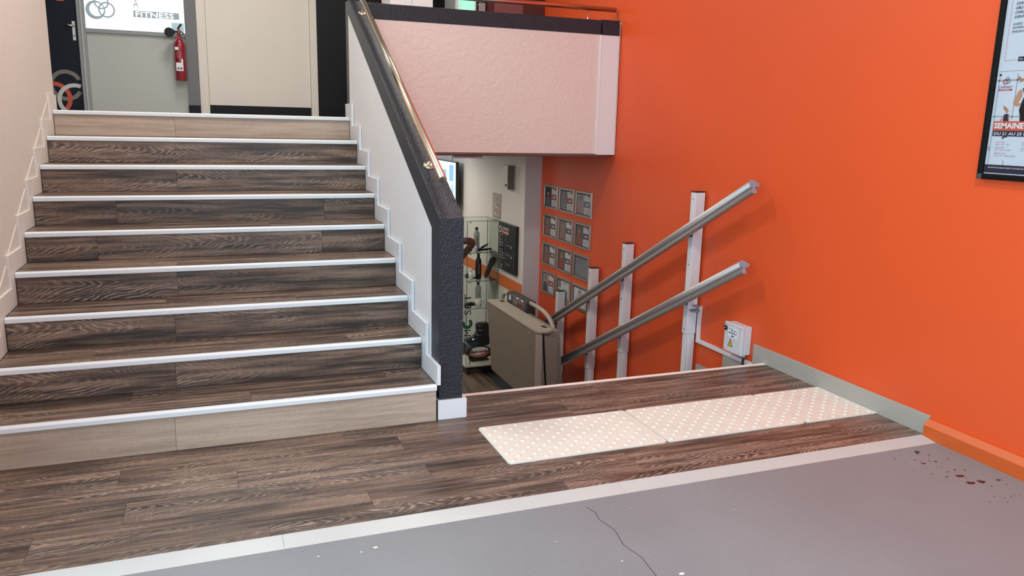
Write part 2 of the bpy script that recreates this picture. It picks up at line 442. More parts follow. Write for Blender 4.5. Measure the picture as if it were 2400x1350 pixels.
# walls
sbox('wall_right', WR, WR + .2, -6.2, 4.25, ZL, CEIL, m_orange, label='orange painted wall on the right')
sbox('wall_upper_right', WR, WR + .2, 4.25, 6.2, 1.28, CEIL, m_orange)
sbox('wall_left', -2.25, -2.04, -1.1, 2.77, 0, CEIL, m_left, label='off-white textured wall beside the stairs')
sbox('ceiling', -3.4, 2.6, -6.2, 6.2, CEIL, CEIL + .15, m_ceil)
# shop-front glazing
def glazing(name, along, fixed, a0, a1, n):
    sgn = -1
    root = None
    for i in range(n + 1):
        a = a0 + (a1 - a0) * i / n
        bm = BM()
        if along == 'y': box(bm, fixed - .06, fixed, a - .03, a + .03, 0, 3.3)
        else: box(bm, a - .03, a + .03, fixed - .06, fixed, 0, 3.3)
        if i == 0:
            if along == 'y': box(bm, fixed - .06, fixed, a0, a1, 0, .08); box(bm, fixed - .06, fixed, a0, a1, 3.22, 3.3)
            else: box(bm, a0, a1, fixed - .06, fixed, 0, .08); box(bm, a0, a1, fixed - .06, fixed, 3.22, 3.3)
            root = struct(name, bm, m_dgrey)
        else: finish('window_mullion', bm, m_dgrey, root)
    for i in range(n):
        p = a0 + (a1 - a0) * i / n + .03; q = a0 + (a1 - a0) * (i + 1) / n - .03
        bm = BM()
        if along == 'y': box(bm, fixed - .035, fixed - .025, p, q, .08, 3.22)
        else: box(bm, p, q, fixed - .035, fixed - .025, .08, 3.22)
        finish('window_pane', bm, m_glass, root)
glazing('window_1', 'y', -2.06, -5.9, -1.1, 4)
glazing('window_2', 'x', -6.1, -2.06, WR, 4)
sbox('wall_entrance_left', -2.25, -2.04, -6.2, -1.1, 3.3, CEIL, m_smooth)
sbox('wall_entrance_back', -2.25, WR, -6.3, -6.1, 3.3, CEIL, m_smooth)

# baseboards on the right wall
bb = sbox('baseboard_right', WR - .015, WR, -.945, .474, -.05, .105, m_greyskirt, .002, label='grey-beige baseboard along the landing')
prb = BM(); prism(prb, [(WR - .045, -.004), (WR - .045, .062), (WR - .02, .092), (WR, .092), (WR, -.004)], 1, -6.1, -.947)
struct('baseboard_orange', prb, m_base_or, label='orange painted baseboard by the concrete floor')
for i in range(1, 9):
    y1 = .365 + .325 * i; pb = BM()
    prism(pb, [(y1 - .325 + .11, -LR * i + .10), (y1 + .11, -LR * i + .10), (y1 + .11, -LR * (i + 1)), (y1 - .325 + .11, -LR * (i + 1) + .02)], 0, WR - .014, WR)
    finish('stepped_skirting', pb, m_greyskirt, bb)

# ------------------------------------------------------------------ flight going up
st = thing('staircase', 'wide brown wood-clad staircase with white step nosings climbing to the left', 'staircase', (-1, 0, 0))
rj = {1: [-1.251], 2: [-1.249], 3: [-1.251], 4: [-1.24], 5: [-1.664, -.398], 6: [-1.582, -.337], 7: [-1.243], 8: [-1.248], 9: [-1.254]}
tj = {1: ([-.91], [-1.45, -.22]), 2: ([-1.613, -.38], [-.95]), 3: ([-.62], [-1.3, -.1]), 4: ([-1.238], [-.55]), 5: ([-.7], [-1.4]), 6: ([-1.5, -.27], [-.9]), 7: ([-.8], [-1.3]), 8: ([-1.2], [-.5])}
for n in range(1, 10):
    z, y = zt(n), yn(n)
    zb = 0 if n == 1 else zt(n - 1)
    core = pbox('step', XL, XR, y + .022, (yn(n + 1) + .022) if n < 9 else y + .10, 0, z - .008, m_rubber, st)
    w = wl if n in (1, 9) else wd
    xs = [XL] + rj[n] + [XR]
    for a, b in zip(xs, xs[1:]):
        board('riser_board', (a + .0005, y + .014, zb + .001), XX, Z, b - a - .001, z - .026 - zb, .008, w, core)
    nb = BM()
    prism(nb, [(y + .002, z - .027), (y, z - .024), (y, z - .006), (y + .004, z - .001), (y + .010, z + .001), (y + .030, z + .001), (y + .030, z - .006), (y + .014, z - .006), (y + .014, z - .027)], 0, XL, XR)
    finish('nosing', nb, m_nose, core)
    if n < 9:
        y0, y1, ym = y + .031, yn(n + 1) + .013, y + .20
        for (a0, a1), js in (((y0, ym), tj[n][0]), ((ym, y1), tj[n][1])):
            xs = [XL] + js + [XR]
            for a, b in zip(xs, xs[1:]):
                board('tread_plank', (a + .0004, a0 + .0003, z), XX, YY, b - a - .0008, a1 - a0 - .0006, .007, wd, core)
# stepped white skirtings
def skirting(name, x0, x1, mat, label, gusset=None):
    root = thing(name, label, 'skirting', ((x0 + x1) / 2, 0, Z1))
    for n in range(1, 10):
        z = zt(n); y = yn(n)
        ys = max(y - .078, .002); ye = yn(n + 1) - .078 if n < 9 else 2.735
        # board along the tread, mitred into the upright in front of the next riser
        pb = BM(); yb = yn(n + 1) + .012 if n < 9 else 2.735
        poly = [(y + .012 if n > 1 else ys, z + .001), (yb, z + .001), (yb - .085, z + .104) if n < 9 else (yb, z + .104), (ys, z + .104)]
        prism(pb, poly, 0, x0, x1); finish('tread_skirting', pb, mat, root)
        if n < 9:
            zn = zt(n + 1); pb = BM()
            prism(pb, [(yb, z + .0015), (yb, zn), (yn(n + 1) - .078, zn + .104), (yn(n + 1) - .078, z + .104)], 0, x0 + .0004, x1 - .0004)
            finish('riser_skirting', pb, mat, root)
            if gusset:
                pb = BM(); yg = yn(n + 1) - .079
                prism(pb, [(max(ys, .05) + .06, z + .1045), (yg, z + .1045), (yg, z + .225), (yg - .012, z + .222)], 0, x0, x0 + .005); finish('plaster_gusset', pb, gusset, root)
    return root
skirting('stair_skirting', XR + .002, XR + .02, m_skirt, 'glossy white zigzag skirting along the half wall')
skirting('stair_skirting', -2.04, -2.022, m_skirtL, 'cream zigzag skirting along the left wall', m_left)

# ------------------------------------------------------------------ half wall beside the flight
hx0, hx1 = .02, .147
def ztop(y): return 1.04 + .535 * y
hw = thing('half_wall', 'sloping white half wall with charcoal painted edge between the two flights', 'half wall', (.08, .035, 0))
outer = [(.035, .10), (.035, ztop(.035)), (2.6, ztop(2.6)), (2.75, 2.432), (2.75, ZU - .2), (.40, .10)]
bm = BM(); prism(bm, [(.035, 0), (.035, ztop(.035)), (2.6, ztop(2.6)), (2.75, 2.432), (2.75, ZU + .0), (.5, 0)], 0, hx0 + .004, hx1); finish('wall_core', bm, m_char, hw)
# white infill on the stair side and on the outer side
inner = [(.186, .0), (.186, .993), (2.648, 2.335), (2.648, ZU - .1), (.6, .0)]
bm = BM(); prism(bm, inner, 0, hx0 + .002, hx0 + .0045); finish('white_infill', bm, m_white, hw)
bm = BM(); prism(bm, [(.05, 0), (.05, .93), (2.7, 2.25), (2.7, ZU - .1), (.5, 0)], 0, hx1 - .0005, hx1 + .002); finish('white_infill', bm, m_white, hw)
# charcoal border raised a hair above the infill
bm = BM()
def band(poly): prism(bm, poly, 0, hx0, hx0 + .0045)
band([(.035, .1), (.035, ztop(.035)), (.186, .996), (.186, .1)])
band([(.035, ztop(.035)), (2.6, ztop(2.6)), (2.65, 2.338), (.186, .996)])
band([(2.6, ztop(2.6)), (2.75, 2.432), (2.75, ZU), (2.65, ZU), (2.65, 2.338)])
finish('charcoal_border', bm, m_char, hw)
pbox('white_base_block', .012, .168, .018, .168, 0, .106, m_skirt, hw, .002)

# handrail on the half wall
hr = thing('stair_handrail', 'shiny brass-toned tube handrail on the sloping half wall', 'handrail', (.085, .3, 1.2))
def hp(y, dz): return (.088, y, ztop(y) + dz)
bm = BM(); tube(bm, [hp(.215, .085), hp(2.62, .085)], .0205, 20); finish('rail_tube', bm, m_brass, hr)
bm = BM(); disc(bm, hp(.211, .087), (0, -1, -.535), .0205, .003); finish('rail_end_cap', bm, m_copper, hr)
for y in (.48, 2.38):
    bm = BM(); tube(bm, [hp(y, .012), hp(y, .05), hp(y - .004, .07)], .006, 8); br = finish('bracket_stem', bm, m_chrome, hr)
    bm = BM(); c = Vector(hp(y, .0)); n = Vector((0, -.535, 1)).normalized(); tube(bm, [c - n * .002, c + n * .004, c + n * .010], [.036, .036, .016], 20); finish('bracket_flange', bm, m_brass, br)
# brown handrail of the flight going down, returning to the wall
br = thing('lower_handrail', 'dark brown handrail with bent end on the outer side of the half wall', 'handrail', (.2, .45, .8))
bm = BM()
path = [(.149, .165, .922), (.20, .165, .922)] + arc((.20, .165, .922), (.250, .165, .922), (.250, .23, .885), 8)[1:] + [(.250, 1.2, .371), (.250, 2.75, -.45)]
tube(bm, path, .0185, 16); finish('rail_tube', bm, m_brown, br)
for y in (.9, 1.7, 2.5):
    bm = BM(); zz = .885 - .53 * (y - .23); tube(bm, [(.149, y, zz - .08), (.23, y, zz - .08), (.250, y, zz - .02)], .007, 8); finish('rail_bracket', bm, m_chrome, br)

# ------------------------------------------------------------------ upper floor, parapet
sbox('floor_upper', -3.4, WR, 2.75, 6.2, 1.275, ZU, m_greyskirt)
sbox('floor_upper_edge', -2.04, .0, yn(9) + .10, 2.75, 1.275, ZU, m_greyskirt)
pp = thing('balcony_parapet', 'white plastered balcony parapet with painted-in pink bounce light and dark coping band', 'parapet', (1.26, 2.68, 1.295))
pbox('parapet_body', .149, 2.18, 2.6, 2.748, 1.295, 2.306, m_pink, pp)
pbox('dark_coping', .149, 2.18, 2.596, 2.748, 2.306, 2.425, m_char, pp, .003)
pbox('end_pier', 2.18, 2.352, 2.588, 2.748, 1.285, 2.304, m_smooth, pp, .003)
pbox('pier_coping', 2.186, 2.352, 2.584, 2.748, 2.304, 2.405, m_char, pp, .003)
pbox('coping_cap', 2.18, 2.36, 2.60, 2.748, 2.405, 2.432, m_char, pp, .003)
bm = BM(); box(bm, 2.172, 2.182, 2.584, 2.60, 1.286, 2.304); finish('corner_bead', bm, m_smooth, pp)
bm = BM(); box(bm, 2.354, 2.366, 2.60, 2.62, 1.285, 2.42); finish('edge_bead', bm, m_smooth, pp)
sbox('trim_1', .149, WR, 2.75, 2.77, 1.262, 1.2745, m_fascia, label='reddish soffit edge under the balcony')
rl = thing('balcony_rail', 'horizontal copper-toned rail above the dark parapet coping', 'handrail', (1.3, 2.67, 2.43))
bm = BM(); tube(bm, [(.16, 2.67, 2.528), (2.345, 2.67, 2.528)], .021, 16); finish('rail_tube', bm, m_copper, rl)
for x in (.30, 2.08):
    bm = BM(); tube(bm, [(x - .005, 2.67, 2.427), (x, 2.67, 2.44), (x, 2.67, 2.51)], .006, 8); b_ = finish('bracket_stem', bm, m_chrome, rl)
    bm = BM(); disc(bm, (x, 2.67, 2.4255), (0, 0, 1), .03, .004); finish('bracket_flange', bm, m_chrome, b_)

# ------------------------------------------------------------------ upper landing background (Y = 5.8)
YB = 5.8
Rb, Ub = XX, Z
dn = thing('navy_door', 'navy door painted with grey, orange and white rings', 'door', (-2.6, YB, ZU))
pbox('door_leaf', -3.1, -2.226, YB, YB + .04, ZU, 4.0, m_navy, dn)
it = []
for q in ring(-2.378, 1.830, .118, .158): it.append((q, M('ring_grey', (.20, .185, .165), .5), 1))
for q in ring(-2.500, 1.695, .128, .170, -60, 100): it.append((q, M('ring_orange', (.60, .085, .035), .5), 2))
for q in ring(-2.300, 1.680, .132, .172, 62, 230): it.append((q, M('ring_white', (.62, .64, .62), .5), 3))
it.append((rect(-2.40, -2.335, 2.665, 2.9), M('ring_orange'), 1))
flat('ring_emblem', (0, YB, 0), Rb, Ub, [([(a, b) for a, b in p], m, l) for p, m, l in it if max(x[0] for x in p) < -2.226], dn)
bm = BM(); box(bm, -2.278, -2.248, YB - .012, YB, 2.282, 2.475, .002); hnd = finish('handle_plate', bm, m_fsil, dn)
bm = BM(); tube(bm, [(-2.262, YB - .01, 2.425), (-2.262, YB - .05, 2.425), (-2.285, YB - .052, 2.428), (-2.352, YB - .05, 2.437)], .010, 8); finish('lever', bm, m_chrome, hnd)
bm = BM(); disc(bm, (-2.262, YB - .015, 2.33), (0, 1, 0), .007, .004); finish('lock_cylinder', bm, m_black, hnd)
# glazed partition
gp = thing('glazed_partition', 'pale grey partition with bright backlit film window above', 'partition', (-1.7, YB, ZU))
pbox('frame_post', -2.224, -2.150, YB - .04, YB + .04, ZU, 4.0, m_greyf, gp, .003)
pbox('frame_fillet', -2.19, -2.176, YB - .048, YB - .04, ZU, 4.0, m_panel, gp)
pbox('lower_panel', -2.150, -1.20, YB, YB + .03, ZU, 2.372, m_panel, gp)
pbox('mid_rail', -2.150, -1.20, YB - .025, YB + .03, 2.372, 2.412, m_greyf, gp, .002)
pbox('window_film', -2.150, -1.20, YB, YB + .02, 2.412, 3.4, m_film, gp)
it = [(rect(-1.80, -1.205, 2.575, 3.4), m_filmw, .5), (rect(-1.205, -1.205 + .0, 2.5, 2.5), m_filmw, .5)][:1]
for q in ring(-2.05, 2.60, .068, .092, ex=.012, ey=.006): it.append((q, m_filmg, 1))
for q in ring(-1.945, 2.607, .064, .079): it.append((q, m_filmg, 2))
for q in ring(-1.99, 2.68, .056, .070): it.append((q, m_filmg, 3))
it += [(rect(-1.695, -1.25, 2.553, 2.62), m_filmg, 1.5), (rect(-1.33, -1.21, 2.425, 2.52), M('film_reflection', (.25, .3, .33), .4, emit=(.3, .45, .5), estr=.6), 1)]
flat('film_print', (0, YB, 0), Rb, Ub, it, gp, .001)
text('film_lettering', 'FITNESS', (-1.68, YB, 2.560), Rb, Ub, .074, m_filmw, gp, .004, bold=.01, width=.37)
text('film_lettering', "A", (-1.69, YB, 2.645), Rb, Ub, .14, m_filmg, gp, .004, width=.05)
pbox('grey_column', -1.198, -1.085, YB - .06, YB + .04, ZU + .105, 4.0, m_greyc, gp)
pbox('column_plinth', -1.204, -1.083, YB - .065, YB + .04, ZU, ZU + .105, m_navy, gp)
# cream door
dc = thing('cream_door', 'cream door with black kick plate in white frame', 'door', (-.45, YB, ZU))
pbox('door_leaf', -.988, .108, YB - .005, YB + .04, ZU, 4.0, m_door, dc)
for a, b in ((-1.083, -.990), (.110, .188)): pbox('door_frame', a, b, YB - .035, YB + .04, ZU, 4.0, m_door, dc, .004)
pbox('kick_plate', -.985, .105, YB - .010, YB - .005, ZU + .012, ZU + .115, m_blackw, dc)
# dark wall right of it and behind the parapet
sbox('wall_upper_back', .190, WR, YB - .03, YB + .1, ZU, CEIL, m_blackw, label='black wall behind the upper landing')
sbox('wall_upper_left', -3.4, -3.3, 2.77, YB, ZU, CEIL, m_navy)
sbox('wall_upper_behind', -3.4, .190, YB + .05, YB + .1, ZU, CEIL, m_navy)
# extinguisher on the partition
ex = thing('fire_extinguisher', 'red carbon dioxide extinguisher with black horn hung by the grey column', 'fire extinguisher', (-1.262, YB - .11, 1.915))
ec = (-1.262, YB - .10, 1.915)
bm = BM(); lathe(bm, [(.052, 0), (.058, .008), (.058, .36), (.054, .39), (.040, .42), (.022, .44), (.018, .47)], ec, 20); finish('cylinder', bm, m_red, ex)
bm = BM(); lathe(bm, [(.016, .47), (.020, .475), (.020, .51), (.012, .53)], ec, 12); vv = finish('valve', bm, M('valve_metal', (.3, .1, .08), .3, metal=.6), ex)
bm = BM(); tube(bm, [(ec[0] + .01, ec[1], 2.43), (ec[0] - .005, ec[1], 2.452), (ec[0] + .02, ec[1] - .01, 2.488), (ec[0] + .03, ec[1] - .01, 2.50)], .011, 8); finish('squeeze_lever', bm, m_black, vv)
bm = BM(); tube(bm, [(ec[0] - .01, ec[1], 2.42), (ec[0] - .05, ec[1] - .02, 2.415), (ec[0] - .06, ec[1] - .03, 2.41)], .010, 8)
tube(bm, [(ec[0] - .045, ec[1] - .02, 2.415), (ec[0] - .08, ec[1] - .05, 2.41), (ec[0] - .09, ec[1] - .11, 2.40)], [.022, .040, .050], 14); finish('horn', bm, m_black, ex)
bm = BM(); tube(bm, [(ec[0] + .01, ec[1] + .0, 2.43), (ec[0] + .04, ec[1] + .05, 2.415), (ec[0] + .05, YB, 2.41)], .006, 6); finish('wall_bracket', bm, m_black, ex)
it = [(rect(-.042, .028, .10, .185), m_paper, 0), (rect(.010, .028, .185, .225), m_paper, 0)]
for cx in (-.022, .008): it += [(ell(cx, .125, .013, .014), m_pgrey, 1)]
eo = (ec[0], ec[1] - .0595, ec[2])
flat('label_sticker', eo, Rb, Ub, it, ex)
flat('maker_sticker', eo, Rb, Ub, [(rect(-.045, -.010, .315, .345), m_paper, 0)], ex)
it = []
for k in range(6): it.append((rect(-.035, .03 - .008 * (k % 3), .235 + k * .012, .238 + k * .012), M('label_pink', (.45, .16, .17), .5), 0))
flat('printed_lines', eo, Rb, Ub, it, ex)['kind'] = 'stuff'

# things standing behind the parapet
wc = thing('white_cabinet', 'white two-door cabinet top peeking above the dark coping', 'cabinet', (.9, 4.3, ZU))
pbox('cabinet_body', .69, 1.12, 4.2, 4.6, ZU, 2.95, m_paper, wc, .004)
for a, b in ((.694, .903), (.907, 1.116)): pbox('cabinet_door', a, b, 4.188, 4.2, ZU + .06, 2.94, m_paper, wc, .002)
fr = thing('drinks_fridge', 'small green-lit drinks fridge seen above the coping', 'fridge', (1.47, 4.3, ZU))
pbox('fridge_body', 1.355, 1.575, 4.215, 4.6, ZU, 2.98, M('fridge_shell', (.5, .55, .52), .4), fr, .004)
pbox('fridge_door', 1.36, 1.57, 4.2, 4.215, ZU + .06, 2.97, M('fridge_rim', (.6, .68, .63), .4), fr)
pbox('lit_window', 1.392, 1.55, 4.192, 4.2, ZU + .2, 2.76, m_green, fr)
for k in range(4): pbox('fridge_hinge', 1.402, 1.407, 4.188, 4.192, 2.655 + k * .028, 2.662 + k * .028, m_black, fr)
gb = thing('terminal_box', 'grey wall terminal beside the green fridge', 'terminal', (1.63, 4.25, ZU))
pbox('terminal_body', 1.60, 1.672, 4.2, 4.28, 2.2, 2.735, M('terminal_grey', (.28, .25, .25), .5), gb, .006)
pbox('terminal_stand', 1.625, 1.645, 4.23, 4.25, ZU, 2.2, m_black, gb)
pbox('terminal_clip', 1.578, 1.60, 4.21, 4.23, 2.66, 2.70, m_black, gb)
mp = thing('maroon_screen', 'dark maroon panelled screen by the orange wall upstairs', 'screen', (2.1, 4.5, ZU))
xs = [1.72, 1.80, 2.12, 2.26, WR - .01]
for k in range(4): pbox('screen_panel', xs[k] + .002, xs[k + 1] - .002, 4.3, 4.33, ZU, 3.6, (M('maroon_a', (.20, .075, .075), .35) if k == 1 else m_maroon), mp)
for x in xs[1:4]: pbox('screen_joint', x - .002, x + .002, 4.305, 4.325, ZU, 3.6, M('joint_grey', (.09, .06, .06), .5), mp)

# ------------------------------------------------------------------ lower floor
sbox('floor_lower', -1.6, 2.2, 2.95, 8.7, ZL - .1, ZL - .006, m_rubber)
lf = bpy.data.objects['floor_lower']
for k in range(21):
    x0 = -1.6 + k * .18; y = 2.96; o_ = (k * .47) % 1.2
    cuts = [2.96] + [2.96 + .15 + o_ + 1.25 * q for q in range(5) if 2.96 + .15 + o_ + 1.25 * q < 8.4] + [8.6]
    for a, b in zip(cuts, cuts[1:]):
        if x0 + .18 > 2.17: continue
        board('floor_plank', (x0 + .1796, a, ZL), YY, -XX, b - a - .001, .179, .006, wlow, lf)
sbox('wall_lower_right', 2.175, 2.4, 4.27, 8.7, ZL, 1.275, m_lowwall, label='white wall of the lower hall')
sbox('wall_lower_column', 2.175, WR + .03, 4.25, 4.27, ZL, 1.275, m_column, label='lilac-white column face at the end of the orange wall')
sbox('wall_lower_far', -1.6, 2.4, 8.6, 8.7, ZL, 1.275, m_lowwall)
sbox('wall_lower_left', -1.7, -1.6, 2.9, 8.7, ZL, 1.275, m_lowwall)
sbox('wall_stairwell', .02, .147, .365, 2.9, ZL, -.006, m_white)
sbox('wall_under_landing', -1.6, .147, 2.8, 2.9, ZL, 1.275, m_white)
tr = sbox('trim_2', 2.171, 2.175, 4.272, 8.6, -.36, -.222, m_stripe, label='orange stripe along the lower white wall')
sbox('trim_3', 2.168, 2.1745, 7.0, 7.006, .7, 1.27, m_inkgrey)
# flight going down
sd = thing('lower_staircase', 'flight of wooden steps leading down below the landing', 'staircase', (1.26, .4, ZL))
for i in range(1, 9):
    y0 = .365 + .325 * (i - 1)
    c = pbox('step', .15, WR - .016, y0, y0 + .325, ZL, -LR * i - .008, m_rubber, sd)
    board('tread_plank', (.15, y0, -LR * i), XX, YY, WR - .166, .30, .007, wd, c)
    pbox('nosing', .15, WR - .016, y0 + .301, y0 + .331, -LR * i - .027, -LR * i + .001, m_cream, c)

# lamps of the place, plus an added one over the balcony
def ceiling_lamp(label, x, y, z, sx, sy, power, col, mat):
    t = thing('ceiling_lamp', label, 'lamp', (x, y, z))
    pbox('lamp_housing', x - sx / 2 - .02, x + sx / 2 + .02, y - sy / 2 - .02, y + sy / 2 + .02, z - .03, z - .001, m_smooth, t)
    pbox('lamp_diffuser', x - sx / 2, x + sx / 2, y - sy / 2, y + sy / 2, z - .038, z - .03, mat, t)
    l = area('lamp_light', (x, y, z - .06), (0, 0, -1), sx, sy, power, col)
ceiling_lamp('square ceiling panel lamp above the stairs', -1.0, 1.2, CEIL, .6, .6, 40, (1, .97, .92), m_lamp)
ceiling_lamp('unseen ceiling panel lamp added above the balcony parapet', .8, 2.7, CEIL, .6, .6, 20, (1, .95, .88), m_lamp)  # unseen lamp, added to put sheen on the sloping charcoal edge
ceiling_lamp('square ceiling panel lamp above the upper landing', -1.0, 4.3, CEIL, .6, .6, 16, (1, .93, .82), m_lamp)
ceiling_lamp('square ceiling panel lamp above the concrete floor', .6, -2.6, CEIL, .6, .6, 60, (.96, .98, 1), m_lamp)
ceiling_lamp('square ceiling panel lamp in the lower hall beyond the cabinet', 1.1, 6.2, 1.275, .6, .6, 12, (1, .90, .76), m_lampc)
ceiling_lamp('square ceiling panel lamp in the lower hall before the cabinet', .7, 4.0, 1.275, .6, .6, 13, (1, .90, .78), m_lampc)

# ------------------------------------------------------------------ tactile paving
stud_bm = BM(); lathe(stud_bm, [(.0145, 0), (.0135, .0025), (.010, .0045), (.005, .0052)], (0, 0, 0), 12)
stud_me = bpy.data.meshes.new('stud'); stud_bm.to_mesh(stud_me); stud_bm.free(); stud_me.materials.append(m_tactile)
def tactile(x0, x1, label, cut=False):
    t = thing('tactile_tile', label, 'tactile paving', ((x0 + x1) / 2, -.385, 0), 'ivory tactile paving tiles on the landing')
    y0, y1 = -.616, -.156; r = .022
    poly = []
    for cx, cy, a in ((x1 - r, y0 + r, -90), (x1 - r, y1 - r, 0), (x0 + r, y1 - r, 90), (x0 + r, y0 + r, 180)):
        if cut and cx > (x0 + x1) / 2: poly.append((cx + r, y0 if a == -90 else y1)); continue
        for k in range(6): ang = math.radians(a + 18 * k); poly.append((cx + r * math.cos(ang), cy + r * math.sin(ang)))
    bm = BM(); prism(bm, poly, 2, .0005, .0075); es = [e for e in bm.edges if all(v.co.z > .007 for v in e.verts)]
    bmesh.ops.bevel(bm, geom=es, offset=.0025, segments=2, affect='EDGES')
    finish('tile_plate', bm, m_tactile, t)
    nx = int(round((x1 - x0) / .0845)); px = .0845; py = .0812
    for k in range(11):
        y = y0 + .027 + k * py / 2
        x = x0 + .030 + (px / 2 if k % 2 else 0)
        while x < x1 - .018:
            place('stud', stud_me, (x, y, .0074), t); x += px
tactile(.170, 1.012, 'ivory studded tactile tile nearest the half wall')
tactile(1.016, 1.867, 'middle ivory studded tactile tile on the landing')
tactile(1.871, 2.354, 'short cut ivory tactile tile against the grey baseboard', True)

# ------------------------------------------------------------------ stair lift rails on posts
lr = thing('stair_lift_track', 'two sloping aluminium lift rails on white posts against the orange wall', 'stair lift', (2.3, 2.2, ZL))
RS = .5265
rd = Vector((0, 1, -RS)).normalized(); rn = Vector((0, RS, 1)).normalized()
def rail(y0, z0, y1):
    # profile in (x, n): round head, wing towards the wall and hanging lip
    prof = [(.024 * math.cos(math.radians(a)), .024 * math.sin(math.radians(a))) for a in range(60, 241, 15)]
    prof += [(-.007, -.027), (-.010, -.031), (-.019, -.038), (-.021, -.058), (-.014, -.067), (.008, -.067), (.012, -.058), (.010, -.026), (.030, -.024), (.044, -.020), (.050, -.008), (.042, .004), (.030, .008), (.022, .016)]
    bm = BM(); rings = []
    A = Vector((2.215, y0, z0)); B = Vector((2.215, y1, z0 - RS * (y1 - y0)))
    for c in (A, B): rings.append([bm.verts.new(c + XX * a + rn * b) for a, b in prof])
    n = len(prof)
    for k in range(n): f = bm.faces.new((rings[0][k], rings[0][(k + 1) % n], rings[1][(k + 1) % n], rings[1][k])); f.smooth = k < 12
    bm.faces.new(rings[0][::-1]); bm.faces.new(rings[1]); bmesh.ops.recalc_face_normals(bm, faces=bm.faces)
    r = finish('rail', bm, m_steel, lr)
    bm = BM(); c = A - rd * .004
    v0 = [bm.verts.new(c + XX * a * 1.03 + rn * b * 1.03) for a, b in prof]; v1 = [bm.verts.new(A + rd * .002 + XX * a * 1.03 + rn * b * 1.03) for a, b in prof]
    bm.faces.new(v0); bm.faces.new(v1[::-1])
    for k in range(n): bm.faces.new((v0[k], v0[(k + 1) % n], v1[(k + 1) % n], v1[k]))
    bmesh.ops.recalc_face_normals(bm, faces=bm.faces); finish('rail_end_cap', bm, m_steelcap, r)
rail(.447, 1.192, 4.05)
rail(.480, .662, 4.05)
for y, ztp, zs, zb in ((1.15, 1.073, .005, -LR * 3), (2.14, .548, -.42, -LR * 6), (2.77, .222, -.76, -LR * 8), (3.50, -.150, -1.15, ZL)):
    bm = BM(); box(bm, 2.270, 2.352, y, y + .062, zs, ztp, .004)
    p_ = finish('post', bm, m_postw, lr)
    pbox('post_cap', 2.268, 2.354, y - .002, y + .064, ztp, ztp + .008, m_black, p_, .002)
    bm = BM(); box(bm, 2.276, 2.345, y + .004, y + .056, zb, zs); box(bm, 2.300, 2.318, y - .002, y + .004, zb, zs); finish('post_leg', bm, m_postw, p_)
    zb_ = ztp - .045
    for dz in (.045, ztp - (ztp * .5 + zs * .5), ztp - zs - .035):
        bm = BM(); disc(bm, (2.2725, y + .028, ztp - dz), (-1, 0, 0), .0075, .006, 8); finish('bolt', bm, m_chrome, p_)
    for zz in (1.192 - RS * (y + .03 - .447), .662 - RS * (y + .03 - .48)):
        pbox('rail_clamp', 2.258, 2.274, y + .008, y + .054, zz - .06, zz - .005, m_dgrey, p_)
bm = BM(); box(bm, 2.28, 2.342, 1.10, 1.15, .185, .20, .003); box(bm, 2.30, 2.344, 1.095, 1.148, .225, .232, .002); finish('limit_switch', bm, m_steelcap, lr)
# trunking, cable and junction box
tk = thing('cable_trunking', 'white L-shaped cable trunking running under the junction box', 'trunking', (2.36, .8, -.06))
pbox('vertical_duct', 2.348, 2.3695, 1.108, 1.138, -.058, .225, m_postw, tk, .002)
pbox('horizontal_duct', 2.348, 2.3695, .478, 1.1075, -.058, -.030, m_postw, tk, .002)
bx = thing('junction_box', 'light grey electrical junction box with yellow warning triangle on the orange wall', 'junction box', (2.33, .61, .012))
pbox('box_body', 2.312, 2.3695, .518, .708, .012, .212, m_boxw, bx, .006)
ld = pbox('box_lid', 2.285, 2.311, .515, .711, .009, .215, m_boxw, bx, .005)
for yy_ in (.53, .696):
    for zz in (.024, .2): 
        bm = BM(); disc(bm, (2.2855, yy_, zz), (-1, 0, 0), .004, .001, 8); finish('lid_screw', bm, m_dgrey, ld)
bm = BM(); disc(bm, (2.2855, .692, .172), (-1, 0, 0), .017, .010, 20); ks = finish('key_switch', bm, m_black, bx)
bm = BM(); disc(bm, (2.275, .692, .172), (-1, 0, 0), .007, .004, 12); finish('key_barrel', bm, m_chrome, ks)
Rw, Uw = -YY, Z          # facing -X: right is -Y
it = [(rect(0, .112, 0, .07), M('sticker_white', (.72, .78, .84), .4), 0)]
it += [(ell(.016, .058, .006, .007, 10), m_inkgrey, 1), (rect(.028, .06, .056, .060), m_inkgrey, 1), (rect(.028, .10, .046, .052), m_inkgrey, 1)]
for k, (a, w) in enumerate(((.012, .012), (.034, .010), (.050, .010), (.066, .010), (.086, .010))): it.append((rect(a, a + w, .024, .034), m_ink, 1))
it += [(rect(.030, .075, .036, .038), m_inkgrey, 1), (ell(.055, .010, .017, .005, 10), m_ink, 1)]
flat('box_sticker', (2.2846, .668, .118), Rw, Uw, it, ld, .0003)
it = [([(-.028, 0), (.028, 0), (0, .058)], m_black, 0), ([(-.0205, .0045), (.0205, .0045), (0, .047)], m_yellow, 1), ([(-.003, .03), (.004, .03), (-.001, .02), (.005, .02), (-.001, .008), (.000, .018), (-.005, .018)], m_black, 2)]
flat('warning_triangle', (2.2846, .634, .052), Rw, Uw, it, ld, .0003)
bm = BM(); tube(bm, [(2.335, .545, .012), (2.335, .545, -.006)], .013, 12); gl = finish('cable_gland', bm, m_boxw, bx)
bm = BM(); tube(bm, [(2.335, .545, 0), (2.335, .545, -.03), (2.335, .55, -.10), (2.338, .56, -.14)], .008, 10); finish('supply_cable', bm, m_cable, bx)

